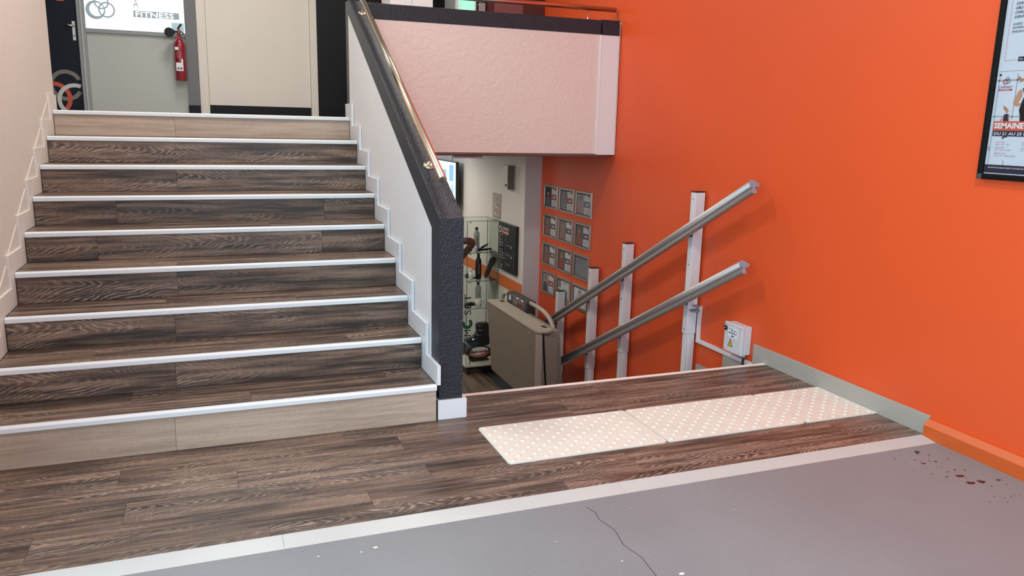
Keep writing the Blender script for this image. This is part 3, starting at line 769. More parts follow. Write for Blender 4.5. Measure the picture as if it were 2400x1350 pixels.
# ------------------------------------------------------------------ folded platform of the lift
pf = thing('lift_platform', 'folded beige platform of the stair lift at the foot of the rails', 'stair lift', (1.95, 3.6, -1.2))
def tiltp(bm):   # lean: the bottom sits nearer the wall than the top
    for v in bm.verts: v.co.x += .085 * (-.40 - v.co.z)
    return bm
bm = BM(); box(bm, 1.792, 1.852, 2.92, 4.36, -1.21, -.405, .006); finish('folded_deck', tiltp(bm), m_lift, pf)
bm = BM(); prism(bm, [(2.94, -.40), (2.905, -.43), (2.905, -1.20), (2.915, -1.20)], 0, 1.793, 1.85)
prism(bm, [(1.786, 2.93), (1.80, 2.90), (1.90, 2.885), (1.975, 2.93), (1.975, 4.34), (1.80, 4.37), (1.786, 4.33)], 2, -.405, -.388); finish('top_tray', bm, m_liftl, pf)
bm = BM(); tube(bm, [(1.80, 2.92, -.386), (1.797, 4.34, -.386)], .006, 8); finish('tray_bead', bm, m_liftl, pf)
bm = BM(); box(bm, 1.872, 2.05, 2.95, 4.30, -1.20, -.41, .004); finish('drive_body', tiltp(bm), m_lift, pf)
bm = BM(); prism(bm, [(1.868, -.43), (1.98, -.455), (2.0, -.48), (2.03, -1.2), (1.93, -1.2)], 1, 2.90, 2.93); finish('side_flap', bm, m_lift, pf)
bm = BM(); box(bm, 1.853, 1.868, 2.915, 2.94, -1.2, -.43); finish('hinge_gap', tiltp(bm), m_black, pf)
for y, zz, m in ((3.1, -.45, m_chrome), (4.2, -.45, m_chrome), (3.1, -.60, m_dgrey), (3.62, -.56, m_dgrey), (4.2, -.60, m_dgrey), (4.15, -.86, m_dgrey), (4.0, -.95, m_dgrey), (3.85, -.98, m_dgrey), (3.62, -1.02, m_dgrey), (3.3, -1.12, m_dgrey), (4.0, -1.1, m_dgrey), (3.4, -.9, m_dgrey)):
    bm = BM(); disc(bm, (1.7925, y, zz), (-1, 0, 0), .007 if m is m_dgrey else .010, .004, 8); finish('deck_bolt', tiltp(bm), m, pf)
for y in (3.02, 4.2):
    pbox('tray_slot', 1.91, 1.955, y, y + .09, -.388, -.3875, m_black, pf)
cb = finish('control_box', box(BM(), 2.0, 2.11, 3.70, 4.28, -.452, -.285, .012), m_dgrey, pf)
bm = BM(); tube(bm, [(1.998, 3.73, -.30), (1.994, 4.20, -.30)], .006, 6); finish('chrome_trim', bm, m_chrome, cb)
bm = BM(); tube(bm, [(1.998, 3.71, -.435), (1.994, 4.27, -.435)], .008, 6); finish('chrome_trim', bm, m_chrome, cb)
pbox('control_face', 1.995, 2.0, 3.74, 4.08, -.415, -.315, M('control_face_grey', (.12, .11, .105), .3), cb)
for y in (3.92, 3.86, 3.80):
    bm = BM(); disc(bm, (1.9955, y, -.355), (-1, 0, 0), .018, .008, 10); finish('red_button', bm, M('button_red', (.22, .02, .012), .4), cb)
pbox('key_tag', 1.993, 2.0, 4.15, 4.19, -.36, -.31, m_paper, cb)
pbox('control_bracket', 1.94, 2.10, 3.72, 4.10, -.475, -.452, m_black, pf)
for pth in ([(2.05, 3.70, -.30), (2.05, 3.50, -.30)] + arc((2.05, 3.50, -.30), (2.05, 3.05, -.30), (2.03, 3.03, -.55), 8)[1:] + [(2.03, 3.03, -.62)],
            [(2.02, 4.28, -.32)] + arc((2.02, 4.33, -.32), (2.02, 4.44, -.32), (2.01, 4.45, -.42), 6) + [(2.01, 4.45, -.5)]):
    bm = BM(); tube(bm, pth, .022, 12); finish('grab_handle', bm, m_liftl, pf)

# ------------------------------------------------------------------ framed staff notices (3 columns x 4 rows)
def figure(a, b, w, h, shirt, head=m_skin, bgm=m_pgrey):
    return [(rect(a, a + w, b, b + h), bgm, 1), ([(a + w * .12, b), (a + w * .88, b), (a + w * .86, b + h * .36), (a + w * .62, b + h * .52), (a + w * .38, b + h * .52), (a + w * .14, b + h * .36)], shirt, 2),
            (ell(a + w * .5, b + h * .70, w * .19, h * .14, 12), head, 3), (ell(a + w * .5, b + h * .80, w * .20, h * .08, 10), m_hair if shirt is not m_pgrey else m_ink, 3.4)]
def notice(r, c, label, kind, shirt=None, tagm=m_pgrey, bgm=m_pgrey):
    y1 = 4.152 - .3965 * c; zt_ = .911 - .3115 * r; w, h = .355, .253
    t = thing('picture_frame', label, 'picture frame', (WR - .012, y1 - w / 2, zt_ - h), 'framed notices on the orange wall')
    O = Vector((WR - .0015, y1, zt_ - h)); b_ = .026
    def bar(name, poly):
        bm = BM(); vs0 = [bm.verts.new(O + Rw * a + Uw * bb + Vector((0, 0, 0))) for a, bb in poly]
        off = Vector((-.014, 0, 0)); cen = Vector(((sum(p[0] for p in poly) / 4), sum(p[1] for p in poly) / 4))
        vs1 = []
        for a, bb in poly: vs1.append(bm.verts.new(O + Rw * (a + (cen.x - a) * (.25 if abs(cen.x - a) < .04 else .02)) + Uw * (bb + (cen.y - bb) * (.25 if abs(cen.y - bb) < .04 else .02)) + off))
        bm.faces.new(vs0[::-1]); bm.faces.new(vs1)
        for k in range(4): bm.faces.new((vs0[k], vs0[(k + 1) % 4], vs1[(k + 1) % 4], vs1[k]))
        bmesh.ops.recalc_face_normals(bm, faces=bm.faces); finish(name, bm, m_fsil, t)
    bar('frame_bar', [(0, 0), (w, 0), (w - b_, b_), (b_, b_)]); bar('frame_bar', [(w, 0), (w, h), (w - b_, h - b_), (w - b_, b_)])
    bar('frame_bar', [(w, h), (0, h), (b_, h - b_), (w - b_, h - b_)]); bar('frame_bar', [(0, h), (0, 0), (b_, b_), (b_, h - b_)])
    iw, ih = w - 2 * b_, h - 2 * b_
    it = [(rect(0, iw, 0, ih), m_pmid if kind == 'blank' else (bgm if kind == 'portrait' else m_paper), 0)]
    if kind == 'portrait':
        it += figure(.004, 0, iw * .50, ih, shirt, bgm=bgm)
        it += [(rect(iw * .55, iw * .96, ih * .66, ih), m_paper, 1), (rect(iw * .55, iw * .96, 0, ih * .36), m_paper, 1), (rect(iw * .50, iw * .96, ih * .36, ih * .66), tagm, 1.2)]
        it += [(rect(iw * .68, iw * .86, ih * .47, ih * .54), m_paper, 2), (rect(iw * .80, iw * .92, ih * .87, ih * .94), m_pred, 2)]
        for k in range(5): it.append((rect(iw * .60, iw * (.92 - .05 * (k % 2)), ih * (.07 + .05 * k), ih * (.085 + .05 * k)), m_inkgrey, 2))
    if kind == 'certificate':
        it += [(rect(0, iw * .3, ih * .55, ih), m_pmid, 1), (rect(.0, iw * .22, ih * .10, ih * .5), m_yellow, 1), (rect(iw * .12, iw * .26, ih * .12, ih * .45), m_pgrey, 2), (rect(iw * .45, iw * .7, ih * .82, ih * .86), m_psalmon, 1), (rect(iw * .5, iw * .9, ih * .1, ih * .13), m_psalmon, 1)]
        for k in range(5): it.append((rect(iw * .45, iw * .9, ih * (.3 + .08 * k), ih * (.31 + .08 * k)), m_pbar, 1))
    if kind == 'logo':
        for q in ring(iw * .43, ih * .72, .018, .026, ex=.003): it.append((q, m_pred, 1))
        for q in ring(iw * .54, ih * .72, .019, .024): it.append((q, m_ink, 2))
        for q in ring(iw * .50, ih * .83, .015, .020): it.append((q, m_ink, 1.5))
        it += [(rect(iw * .2, iw * .8, ih * .22, ih * .34), m_pred, 1)]
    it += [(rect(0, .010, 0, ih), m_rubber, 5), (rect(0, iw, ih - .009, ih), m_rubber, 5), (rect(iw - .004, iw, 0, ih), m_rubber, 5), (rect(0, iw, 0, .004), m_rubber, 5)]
    Op = O + Vector((-.004, 0, 0)) + Rw * b_ + Uw * b_
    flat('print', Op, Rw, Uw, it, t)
    if kind == 'logo':
        text('lettering', "L'APPART", Op + Rw * iw * .2 + Uw * ih * .40, Rw, Uw, .04, m_ink, t, .0012, width=iw * .6)
        text('lettering', 'FITNESS', Op + Rw * iw * .26 + Uw * ih * .245, Rw, Uw, .026, m_paper, t, .0012, bold=.01, width=iw * .48)
    bm = BM(); gO = Op + Vector((-.0045, 0, 0)); g = [gO, gO + Rw * iw, gO + Rw * iw + Uw * ih, gO + Uw * ih]
    vs = [bm.verts.new(p) for p in g] + [bm.verts.new(p + Vector((-.001, 0, 0))) for p in g]
    for f in ((0, 1, 2, 3), (7, 6, 5, 4), (0, 4, 5, 1), (1, 5, 6, 2), (2, 6, 7, 3), (3, 7, 4, 0)): bm.faces.new([vs[k] for k in f])
    bmesh.ops.recalc_face_normals(bm, faces=bm.faces); finish('glazing', bm, m_fglass, t)
sal = m_psalmon
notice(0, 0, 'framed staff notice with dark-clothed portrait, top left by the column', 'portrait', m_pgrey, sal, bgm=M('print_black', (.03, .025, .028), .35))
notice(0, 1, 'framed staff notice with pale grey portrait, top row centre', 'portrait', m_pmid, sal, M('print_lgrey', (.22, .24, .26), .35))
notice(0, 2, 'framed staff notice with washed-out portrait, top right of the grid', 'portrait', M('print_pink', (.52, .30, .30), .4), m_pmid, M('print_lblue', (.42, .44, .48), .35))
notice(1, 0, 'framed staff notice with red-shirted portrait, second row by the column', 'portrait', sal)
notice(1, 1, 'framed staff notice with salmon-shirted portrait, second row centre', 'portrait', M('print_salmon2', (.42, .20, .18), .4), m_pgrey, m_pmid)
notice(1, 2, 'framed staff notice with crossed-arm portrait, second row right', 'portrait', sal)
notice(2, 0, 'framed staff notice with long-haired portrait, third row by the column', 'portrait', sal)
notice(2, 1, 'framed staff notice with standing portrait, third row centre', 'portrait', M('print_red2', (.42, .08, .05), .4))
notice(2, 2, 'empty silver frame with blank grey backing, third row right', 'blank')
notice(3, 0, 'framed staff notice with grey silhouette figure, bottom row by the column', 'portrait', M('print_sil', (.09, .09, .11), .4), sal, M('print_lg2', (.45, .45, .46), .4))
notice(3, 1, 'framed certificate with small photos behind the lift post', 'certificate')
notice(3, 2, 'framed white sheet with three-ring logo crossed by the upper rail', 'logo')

# ------------------------------------------------------------------ poster frame on the right wall
pz0, pz1, pw = 1.326, 2.62, .66
po = thing('poster_frame', 'black-framed notice board with fitness posters on the orange wall', 'poster frame', (WR - .015, -1.36, pz0))
O = Vector((WR - .0155, -1.03, 0)); fb = .026
bm = BM(); box(bm, WR - .012, WR - .001, -1.03 - pw + .01, -1.04, pz0 + .01, pz1 - .01); finish('backing', bm, m_black, po)
for nm, a in (('frame_bar', (-1.03 - fb, -1.03, pz0 + .0, pz1)), ('frame_bar', (-1.03 - pw, -1.03 - pw + fb, pz0, pz1)), ('frame_bar', (-1.03 - pw + fb, -1.03 - fb, pz0, pz0 + fb)), ('frame_bar', (-1.03 - pw + fb, -1.03 - fb, pz1 - fb, pz1))):
    pbox(nm, WR - .028, WR - .001, a[0], a[1], a[2], a[3], M('matt_black_frame', (.004, .004, .004), .6, spec=.15), po, .005)
bm = BM(); box(bm, WR - .0285, WR - .02, -1.03 - .026, -1.0295, pz0 - .0005, pz0 + .026, .004); finish('frame_corner', bm, m_dgrey, po)
it = [(rect(.022, pw - .022, 1.350, pz1 - .022), M('poster_white', (.76, .80, .84), .3), 0), (rect(.03, pw - .03, 1.815, pz1 - .022), m_pblue, 1), (rect(.029, pw - .03, 1.357, 1.812), m_pblue, 1),
      (rect(.029, pw - .03, 1.811, 1.8135), m_pbar, 2)]
rdl = m_pred
it += [(rect(.0505, .052, 1.860, pz1 - .05), rdl, 2), (rect(.0505, pw - .0505, 1.859, 1.8605), rdl, 2), (rect(pw - .052, pw - .0505, 1.86, pz1 - .05), rdl, 2), (rect(.117, pw - .117, 1.853, 1.873), m_ink, 3)]
# printed wall bars, clip, figures
it += [(rect(.030, .60, 1.768, 1.776), m_pbar, 2), (rect(.030, .60, 1.609, 1.615), m_pbar, 2), (rect(.0385, .0425, 1.40, 1.79), m_pbar, 2), (rect(.125, .130, 1.60, 1.80), m_pbar, 2), (rect(.03, .043, 1.455, 1.475), m_pbar, 2.5), (rect(.113, .118, 1.394, 1.415), m_pbar, 2)]
for k in range(12): pass
it += [(ell(.043, 1.797, .0065, .005, 12), m_ink, 3)]
# small runner
it += [([(.070, 1.591), (.086, 1.620), (.094, 1.614), (.078, 1.591)], m_skin, 3), ([(.086, 1.591), (.088, 1.622), (.108, 1.624), (.112, 1.591)], m_ink, 3.4), ([(.106, 1.622), (.114, 1.620), (.116, 1.591), (.110, 1.591)], m_skin, 3), (ell(.099, 1.637, .008, .010, 12), m_skin, 3.6), ([(.078, 1.664), (.084, 1.640), (.096, 1.645), (.098, 1.65), (.088, 1.655)], m_hair, 3.8), (ell(.095, 1.643, .006, .006, 8), m_hair, 3.9)]
# large athlete
it += [([(.122, 1.674), (.140, 1.722), (.158, 1.732), (.162, 1.70), (.148, 1.672), (.158, 1.668), (.176, 1.690), (.18, 1.680), (.150, 1.655), (.128, 1.660)], m_skin, 3),
       ([(.160, 1.735), (.20, 1.738), (.225, 1.70), (.225, 1.591), (.166, 1.591), (.164, 1.615), (.156, 1.640), (.162, 1.668), (.172, 1.70)], m_black, 3.4),
       (ell(.176, 1.764, .016, .020, 14), m_skin, 3.6), ([(.134, 1.790), (.150, 1.776), (.17, 1.782), (.19, 1.788), (.196, 1.775), (.17, 1.772), (.150, 1.764), (.136, 1.758), (.146, 1.768), (.130, 1.772)], m_hair, 3.8)]
# logo
for q in ring(.072, 1.766, .0085, .0125, ex=.0015): it.append((q, m_pred, 3))
for q in ring(.0835, 1.768, .0085, .0108): it.append((q, m_ink, 3.3))
for q in ring(.080, 1.779, .0065, .0085): it.append((q, m_ink, 3.1))
it += [(rect(.043, .109, 1.7262, 1.7345), m_pred, 3)]
it += [(rect(.043, .60, 1.549, 1.591), m_porange, 4), (rect(.044, .60, 1.524, 1.5485), m_ink, 4), ([(.098, 1.524), (.092, 1.512), (.099, 1.512), (.107, 1.520), (.116, 1.518), (.118, 1.524)], m_ink, 4), (rect(.028, pw - .028, 1.357, 1.394), m_ink, 4)]
flat('poster_print', (WR - .0125, -1.03, 0), Rw, Uw, it, po)
Op = Vector((WR - .0125, -1.03, 0))
def pt(s, a, b, h, mat, bold=.0, shear=.0, width=None): text('lettering', s, Op + Rw * a + Uw * b, Rw, Uw, h * 1.4, mat, po, .0034, bold=bold, shear=shear, width=width)
for s, zz in (('CHA', 2.099), ('OBLI', 2.080), ('CHAU', 2.061), ("D'ENT", 2.041)): pt(s, .071, zz, .0115, m_ink, .012, .12)
for s, zz in (('LAISSEZ', 2.012), ('EXTÉRIEU', 1.996), ('PENDANT', 1.979)): pt(s, .069, zz, .0092, m_ink, .004, .12)
pt('GO.', .123, 1.859, .008, m_paper)
pt("L'APPART", .043, 1.7385, .0095, m_ink, width=.066)
pt('FITNESS', .053, 1.7275, .0055, m_paper, .01, width=.045)
pt('SEMAINE', .048, 1.5595, .0245, m_paper, .035, width=.143)
pt('DU 21 AU 25 MA', .050, 1.529, .0135, m_paper, .015, .1, width=.178)
for s, s2, zz in (('LUNDI 21 MARS', '18H30 - 19H30  :  RPM', 1.495), ('MARDI 22 MARS', '18H30 - 19H30  :  GV BAR', 1.470), ('MERCREDI 23 MARS', '18H30 - 19H30  :  BODYCOMBAT', 1.444)):
    pt(s, .065, zz, .0048, m_pred); pt(s2, .065, zz - .0105, .0052, m_inkgrey)
for zz in (1.495, 1.470): pt('JEUDI' if zz > 1.48 else 'VEND', .193, zz, .0048, m_pred); pt('18H', .193, zz - .0105, .0052, m_inkgrey)
pt('INSCRIPTIONS OBLIGATOIRES À L’ACCUEIL DE VO', .045, 1.3785, .0062, m_paper, .004, width=.185)
bm = BM(); gx = WR - .0185; box(bm, gx, gx + .0015, -1.03 - pw + fb, -1.03 - fb, pz0 + fb, pz1 - fb); finish('glazing', bm, m_fglass, po)

# ------------------------------------------------------------------ directory sign, speaker, safety plan, television on the lower wall
WX = 2.175
sg = thing('directory_sign', 'black directory board with three-ring logo and floor list', 'sign', (2.16, 4.72, -.14))
pbox('sign_board', 2.135, WX - .001, 4.40, 4.965, -.14, .415, m_black, sg, .003)
Os = Vector((2.135, 5.035, -.14))
it = []
for q in ring(.105, .470, .030, .042, ex=.006): it.append((q, m_psalmon, 1))
for q in ring(.145, .472, .026, .036): it.append((q, m_paper, 2))
for q in ring(.125, .510, .018, .025): it.append((q, m_pmid, 1.5))
it += [(rect(.19, .42, .428, .462), m_pred, 1)]
for zz, a, b in ((.415, .09, .22), (.383, .09, .17), (.352, .09, .2), (.318, .09, .23), (.287, .09, .235), (.235, .09, .22), (.203, .09, .27), (.170, .09, .25), (.140, .09, .29), (.090, .09, .16), (.058, .09, .245), (.030, .09, .245)):
    it.append((rect(a, b, zz - .008, zz + .004), m_inkgrey, 1))
for a, b in ((.25, .40), (.125, .235), (.025, .105)): it.append((rect(.315, .321, a, b), m_pmid, 1))
it += [(rect(.50, .515, .285, .315), m_paper, 1), (ell(.515, .185, .012, .012), m_paper, 1)]
flat('sign_print', Os, Rw, Uw, it, sg)
text('lettering', "L'APPART", Os + Rw * .19 + Uw * .470, Rw, Uw, .055, m_paper, sg, width=.23)
text('lettering', 'FITNESS', Os + Rw * .205 + Uw * .434, Rw, Uw, .032, m_paper, sg, .002, width=.19)
for s, b in (('NIVEAU', .295), ('NIVEAU', .187), ('NIVEAU', .075)): text('lettering', s, Os + Rw * .345 + Uw * b, Rw, Uw, .034, m_pmid, sg, width=.13)
for s, b in (('0', .150), ('-1', .035)): text('lettering', s, Os + Rw * .40 + Uw * b, Rw, Uw, .034, m_pmid, sg)
sk = thing('wall_speaker', 'brown-fronted wall speaker beside the column', 'speaker', (2.12, 4.7, .82))
pbox('speaker_body', 2.09, WX - .001, 4.565, 4.74, .815, 1.085, m_cream2, sk, .004)
pbox('speaker_grille', 2.086, WX - .012, 4.553, 4.566, .820, 1.080, M('speaker_brown', (.12, .085, .07), .6), sk, .002)
pbox('speaker_knob', 2.08, 2.09, 4.60, 4.625, .85, .875, m_black, sk)
sp_ = thing('safety_plan', 'small framed safety plan on the white wall above the cabinet', 'sign', (2.17, 5.13, .43))
pbox('plan_frame', 2.163, WX - .001, 5.0, 5.262, .432, .735, m_fsil, sp_, .003)
it = [(rect(.02, .24, .02, .28), M('plan_beige', (.42, .36, .31), .4), 0)]
random.seed(3)
for k in range(16): a = random.uniform(.04, .2); b = random.uniform(.04, .25); it.append((rect(a, a + .03, b, b + .014), random.choice([m_psalmon, m_porange, m_paper, m_pgrey]), 1))
flat('plan_print', (2.1625, 5.262, .432), Rw, Uw, it, sp_)
tv = thing('television', 'wall television showing a pale blue picture', 'television', (2.05, 6.9, .46))
pbox('tv_body', 2.06, 2.10, 6.46, 7.62, .40, 1.03, m_black, tv, .006)
pbox('tv_mount', 2.10, WX - .001, 6.85, 7.2, .55, .9, m_black, tv)
it = [(rect(.012, 1.148, .012, .615), m_tvs, 0), (rect(.85, 1.05, .36, .58), m_tvb, 1), (ell(.99, .24, .03, .10, 12, .2), m_tvb, 1), (ell(1.09, .26, .015, .09, 12), m_tvb, 1), (rect(1.03, 1.09, .04, .12), m_tvb, 1), (rect(.3, .7, .1, .5), m_tvb, 1)]
flat('tv_picture', (2.0595, 7.62, .40), Rw, Uw, it, tv)
# emergency light under the balcony soffit
el = thing('emergency_light', 'clear-edged emergency light box hanging under the balcony', 'lamp', (1.245, 3.4, 1.21))
pbox('light_housing', 1.118, 1.384, 3.39, 3.45, 1.232, 1.2735, m_fascia, el, .002)
pbox('light_rim', 1.110, 1.392, 3.385, 3.455, 1.213, 1.231, M('frosted_acrylic', (.75, .76, .76), .2), el, .004)
pbox('light_clip', 1.098, 1.116, 3.40, 3.44, 1.235, 1.2735, m_fsil, el, .003)

# ------------------------------------------------------------------ glass display cabinet
cx0, cx1, cy0, cy1 = 1.757, 2.150, 4.985, 5.40
ctop, cbase = .413, -1.335
cab = thing('display_cabinet', 'glass display tower on castors beside the directory board', 'display cabinet', ((cx0 + cx1) / 2, 5.2, ZL))
pbox('base_board', cx0 - .015, cx1 + .008, cy0 - .015, cy1 + .015, cbase - .03, cbase, M('cabinet_base', (.62, .58, .48), .45), cab, .004)
pbox('base_plinth', cx0 + .02, cx1 - .02, cy0 + .04, cy1 - .02, cbase - .075, cbase - .03, m_black, cab)
for x in (cx0 + .04, cx1 - .04):
    for y in (cy0 + .05, cy1 - .05):
        bm = BM(); disc(bm, (x - .012, y, ZL + .022), (1, 0, 0), .022, .024, 14); w_ = finish('castor', bm, m_black, cab)
        pbox('castor_fork', x - .016, x + .016, y - .008, y + .008, ZL + .03, cbase - .03, m_dgrey, w_)
g = .005
pbox('glass_pane', cx0, cx1, cy0, cy0 + g, cbase, ctop, m_glassg, cab); pbox('glass_pane', cx0, cx1, cy1 - g, cy1, cbase, ctop, m_glassg, cab)
pbox('glass_pane', cx0, cx0 + g, cy0 + g, cy1 - g, cbase, ctop, m_glassg, cab); pbox('glass_pane', cx1 - g, cx1, cy0 + g, cy1 - g, cbase, ctop, m_glassg, cab)
shz = [.036, -.305, -.64]
pbox('top_pane', cx0 - .002, cx1 + .002, cy0 - .002, cy1 + .002, ctop, ctop + .006, m_glassg, cab)
bm = BM()
for z in [ctop + .003]:
    for a in ((cx0, cx1, cy0 - .003, cy0 - .0015), (cx0, cx1, cy1 + .0015, cy1 + .003)): box(bm, a[0], a[1], a[2], a[3], z - .003, z + .003)
    box(bm, cx1 + .0015, cx1 + .003, cy0, cy1, z - .003, z + .003)
finish('pane_edges', bm, m_gedge, cab)
for z in shz:
    sh = pbox('glass_shelf', cx0 + .007, cx1 - .007, cy0 + .007, cy1 - .007, z - .006, z, m_glassg, cab)
    bm = BM(); box(bm, cx0 + .007, cx1 - .007, cy0 + .0055, cy0 + .0068, z - .006, z); finish('shelf_edge', bm, m_gedge, sh)
bm = BM()
for x, y in ((cx0 - .001, cy0 - .001), (cx1 + .001, cy0 - .001), (cx0 - .001, cy1 + .001), (cx1 + .001, cy1 + .001)): box(bm, x - .003, x + .003, y - .003, y + .003, cbase, ctop)
finish('corner_edge', bm, m_gedge, cab)
for z in shz + [ctop, cbase + .03]:
    for x in (cx0 + .04, cx1 - .04):
        bm = BM(); box(bm, x - .008, x + .008, cy0 - .006, cy0 + .02, z - .022, z - .008, .002); finish('glass_clip', bm, m_chrome, cab)
bm = BM(); tube(bm, [(cx0 + .045, cy0 - .004, cbase + .012), (cx0 + .045, cy0 - .02, cbase + .02)], .008, 8); finish('door_lock', bm, m_chrome, cab)
# lettering reading upwards along the front pane
text('pane_lettering', 'CTEM', (cx0 + .055, cy0 - .001, -1.21), Z, -XX, .12, m_black, cab, .001, width=.31)
text('pane_lettering', 'SET', (cx0 + .055, cy0 - .001, -.72), Z, -XX, .12, m_black, cab, .001, width=.26)
it = []
for q in ring(-.82, -.01, .028, .065, 60, 330, ex=.004): it.append((q, M('swoosh_green', (.015, .10, .05), .4), 1))
flat('pane_emblem', (cx0 - .0, cy0 - .0025, 0), Z, -XX, [([(a, b) for a, b in p], m, l) for p, m, l in it], cab)

# cabinet contents: each a thing of its own
def bottle(name, label, x, y, z, r, h, body, cap, loop=False, printed=True):
    t = thing(name, label, 'bottle', (x, y, z))
    bm = BM(); lathe(bm, [(r * .9, 0.001), (r, .006), (r, h * .70), (r * .92, h * .76), (r * .55, h * .84), (r * .42, h * .88)], (x, y, z), 18); finish('bottle_body', bm, body, t)
    bm = BM(); lathe(bm, [(r * .5, h * .88), (r * .5, h * .95), (r * .35, h)], (x, y, z), 14); c = finish('bottle_cap', bm, cap, t)
    if loop:
        bm = BM(); tube(bm, [(x + r * .55 * math.cos(a), y, z + h + r * .35 + r * .55 * math.sin(a)) for a in [i * PI / 6 for i in range(13)]], r * .14, 8); finish('carry_loop', bm, cap, c)
    if printed:
        text('lettering', 'FITNESS', (x + r * .1, y - r - .001, z + h * .2), Z, -XX, r * .8, m_ink if body is not m_black else m_pmid, t, .001, width=h * .4)
def small_bottle(name, label, x, y, z, r, h):
    t = thing(name, label, 'bottle', (x, y, z))
    bm = BM(); lathe(bm, [(r * .9, 0.001), (r, .006), (r, h * .55), (r * .8, h * .64), (r * .4, h * .68)], (x, y, z), 16); finish('bottle_body', bm, m_paper, t)
    bm = BM(); lathe(bm, [(r * .45, h * .68), (r * .45, h * .95), (r * .2, h)], (x, y, z), 12); finish('bottle_cap', bm, m_paper, t)
    flat('label_print', (x - r * .5, y - r - .001, z + h * .12), XX, Z, [(rect(0, r, 0, .006), m_psalmon, 0), (rect(r * .1, r * .9, h * .15, h * .15 + .005), m_inkgrey, 0), (rect(r * .1, r * .9, h * .3, h * .3 + .005), m_inkgrey, 0)], t)
ys = cy0 + .13
bottle('steel_bottle', 'tall pale grey drinking bottle on the top glass shelf', 1.935, ys + .065, shz[0], .036, .285, m_bottle, m_black)
small_bottle('lotion_bottle', 'small white lotion bottle on the top glass shelf', 1.872, ys - .06, shz[0], .030, .115)
bottle('black_bottle', 'black drinking bottle on the middle glass shelf', 1.948, ys + .02, shz[1], .036, .31, m_black, m_black, True)
small_bottle('lotion_bottle', 'small white lotion bottle on the middle glass shelf', 1.83, ys - .06, shz[1], .030, .15)
bottle('steel_bottle', 'pale grey bottle with carry loop on the third glass shelf', 1.965, ys + .07, shz[2], .038, .29, m_bottle, m_dgrey, True)
# mug
mg = thing('white_mug', 'white mug in front of the looped bottle', 'mug', (1.93, ys - .04, shz[2]))
bm = BM(); lathe(bm, [(.036, .001), (.038, .006), (.038, .098), (.034, .098), (.034, .012)], (1.93, ys - .04, shz[2]), 20); finish('mug_body', bm, m_cream2, mg)
bm = BM(); tube(bm, [(1.966, ys - .04, shz[2] + .08), (1.992, ys - .04, shz[2] + .076), (1.996, ys - .04, shz[2] + .045), (1.966, ys - .04, shz[2] + .025)], .005, 8); finish('mug_handle', bm, m_cream2, mg)
# clips and straps
def strap(name, label, z, parts, cat='strap'):
    t = thing(name, label, cat, (parts[0][0][0], parts[0][0][1], z))
    for k, (a, b, r, nm) in enumerate(parts):
        a, b = Vector(a), Vector(b); bm = BM(); tube(bm, [a, a.lerp(b, .5), b], [r * .8, r, r * .7], 10); finish(nm, bm, m_black, t)
strap('hand_grip', 'black spring hand grip lying on the top glass shelf', shz[0], [((1.925, ys - .03, shz[0] + .02), (2.06, ys, shz[0] + .085), .014, 'grip_handle'), ((1.95, ys - .01, shz[0] + .014), (2.11, ys + .02, shz[0] + .022), .013, 'grip_handle'), ((1.925, ys - .03, shz[0] + .018), (1.95, ys - .01, shz[0] + .016), .010, 'grip_spring')], 'hand grip')
strap('lifting_strap', 'coiled black strap at the left of the top glass shelf', shz[0], [((1.80, ys - .02, shz[0] + .03), (1.845, ys - .03, shz[0] + .02), .018, 'strap_coil'), ((1.82, ys, shz[0] + .012), (1.85, ys - .02, shz[0] + .012), .012, 'strap_end')])
strap('wrist_strap', 'dark strap behind the lotion bottle on the middle glass shelf', shz[1], [((1.78, ys + .01, shz[1] + .045), (1.84, ys + .01, shz[1] + .045), .032, 'strap_coil'), ((1.86, ys, shz[1] + .016), (1.92, ys - .02, shz[1] + .020), .012, 'strap_end'), ((1.85, ys + .02, shz[1] + .035), (1.87, ys, shz[1] + .012), .014, 'strap_end')])
strap('waist_strap', 'black buckled strap on the third glass shelf', shz[2], [((1.775, ys - .03, shz[2] + .04), (1.885, ys - .05, shz[2] + .04), .026, 'strap_band'), ((1.77, ys, shz[2] + .018), (1.80, ys, shz[2] + .018), .016, 'strap_end')])
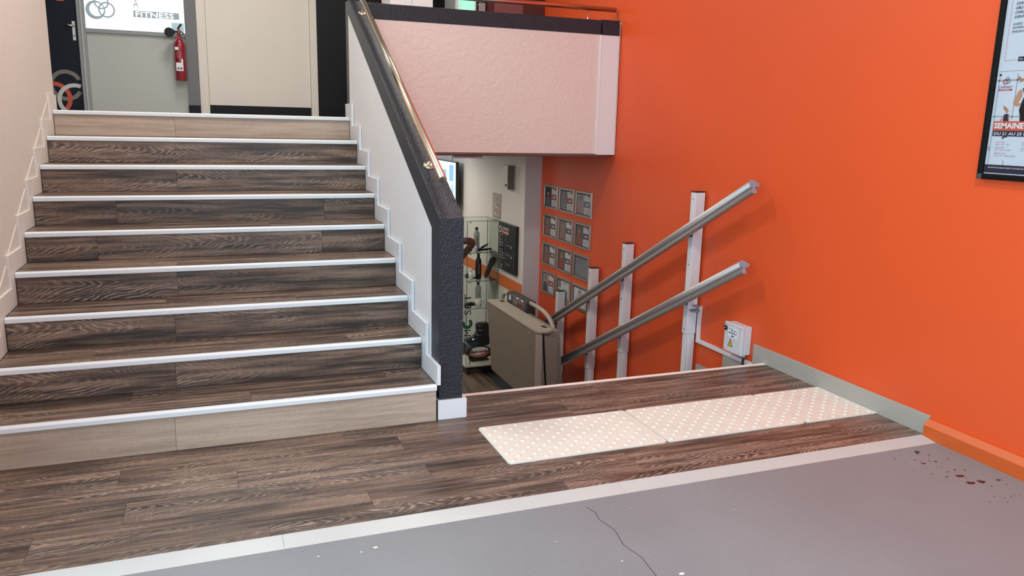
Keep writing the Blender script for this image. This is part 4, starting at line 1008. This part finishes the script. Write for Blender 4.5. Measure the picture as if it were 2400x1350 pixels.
# insole leaning on the middle shelf
so = thing('black_insole', 'black shoe sole leaning upright on the middle glass shelf', 'shoe sole', (2.03, ys, shz[1]))
bm = BM(); outl = []
for k in range(24):
    a = 2 * PI * k / 24; l = math.sin(a); w = .042 + .012 * l - .012 * math.cos(2 * a) * (l > -.3)
    outl.append((w * math.cos(a) * 1.0, .14 + .14 * l))
prism(bm, outl, 1, -.010, .010)
rot = Matrix.Translation((2.03, ys, shz[1] + .008)) @ Matrix.Rotation(math.radians(26), 4, 'Y') @ Matrix.Rotation(math.radians(-8), 4, 'X')
bmesh.ops.transform(bm, matrix=rot, verts=bm.verts); finish('sole_body', bm, m_rubber, so)
bm = BM(); prism(bm, [(a * .8, .14 + (b - .14) * .9) for a, b in outl], 1, -.013, -.010); bmesh.ops.transform(bm, matrix=rot, verts=bm.verts); finish('sole_lining', bm, M('sole_brown', (.035, .018, .014), .6), so)
# rebound boot on the base
bo = thing('rebound_boot', 'black rebound boot with red sprung shell at the cabinet bottom', 'boot', (1.97, ys, cbase))
by = ys + .03
bm = BM()
prism(bm, [(1.80, -1.085), (1.81, -1.06), (1.90, -1.03), (1.94, -.99), (1.945, -.94), (1.93, -.92), (1.945, -.86), (2.09, -.86), (2.085, -1.0), (2.10, -1.10), (2.09, -1.14), (1.84, -1.13)], 1, by - .055, by + .055)
es = [e for e in bm.edges]; bmesh.ops.bevel(bm, geom=es, offset=.012, segments=2, affect='EDGES'); finish('boot_upper', bm, m_black, bo)
for k, (x, z) in enumerate(((1.87, -1.045), (1.925, -1.0), (1.955, -.94), (1.95, -.885))):
    bm = BM(); box(bm, x - .03, x + .06, by - .062, by - .05, z - .012, z + .012, .004); bk = finish('buckle_strap', bm, m_dgrey, bo)
    pbox('buckle', x - .005, x + .015, by - .067, by - .062, z - .008, z + .008, m_chrome, bk)
def ellipse_band(rx, rz, t, mat, name, a0, a1, cz=-1.225):
    bm = BM(); pts = []
    for k in range(25):
        a = math.radians(a0 + (a1 - a0) * k / 24); pts.append((1.965 + rx * math.cos(a), cz + rz * math.sin(a)))
    for (a, b), (c, d) in zip(pts, pts[1:]):
        n = Vector((c - a, d - b)).normalized(); n = Vector((-n.y, n.x)) * t
        prism(bm, [(a, b), (c, d), (c + n.x, d + n.y), (a + n.x, b + n.y)], 1, by - .05, by + .05)
    finish(name, bm, mat, bo)
ellipse_band(.165, .088, .016, m_black, 'lower_spring', 180, 360)
ellipse_band(.165, .085, .014, m_black, 'upper_spring', 0, 180)
ellipse_band(.140, .062, .010, m_bootr, 'red_insert', 160, 350)
pbox('tension_band', 1.84, 2.09, by - .03, by + .03, -1.232, -1.224, m_bootr, bo)
bm = BM(); prism(bm, [(1.87, -1.33), (2.07, -1.33), (2.09, -1.315), (2.05, -1.30), (1.88, -1.30), (1.85, -1.315)], 1, by - .055, by + .055); finish('boot_tread', bm, m_rubber, bo)
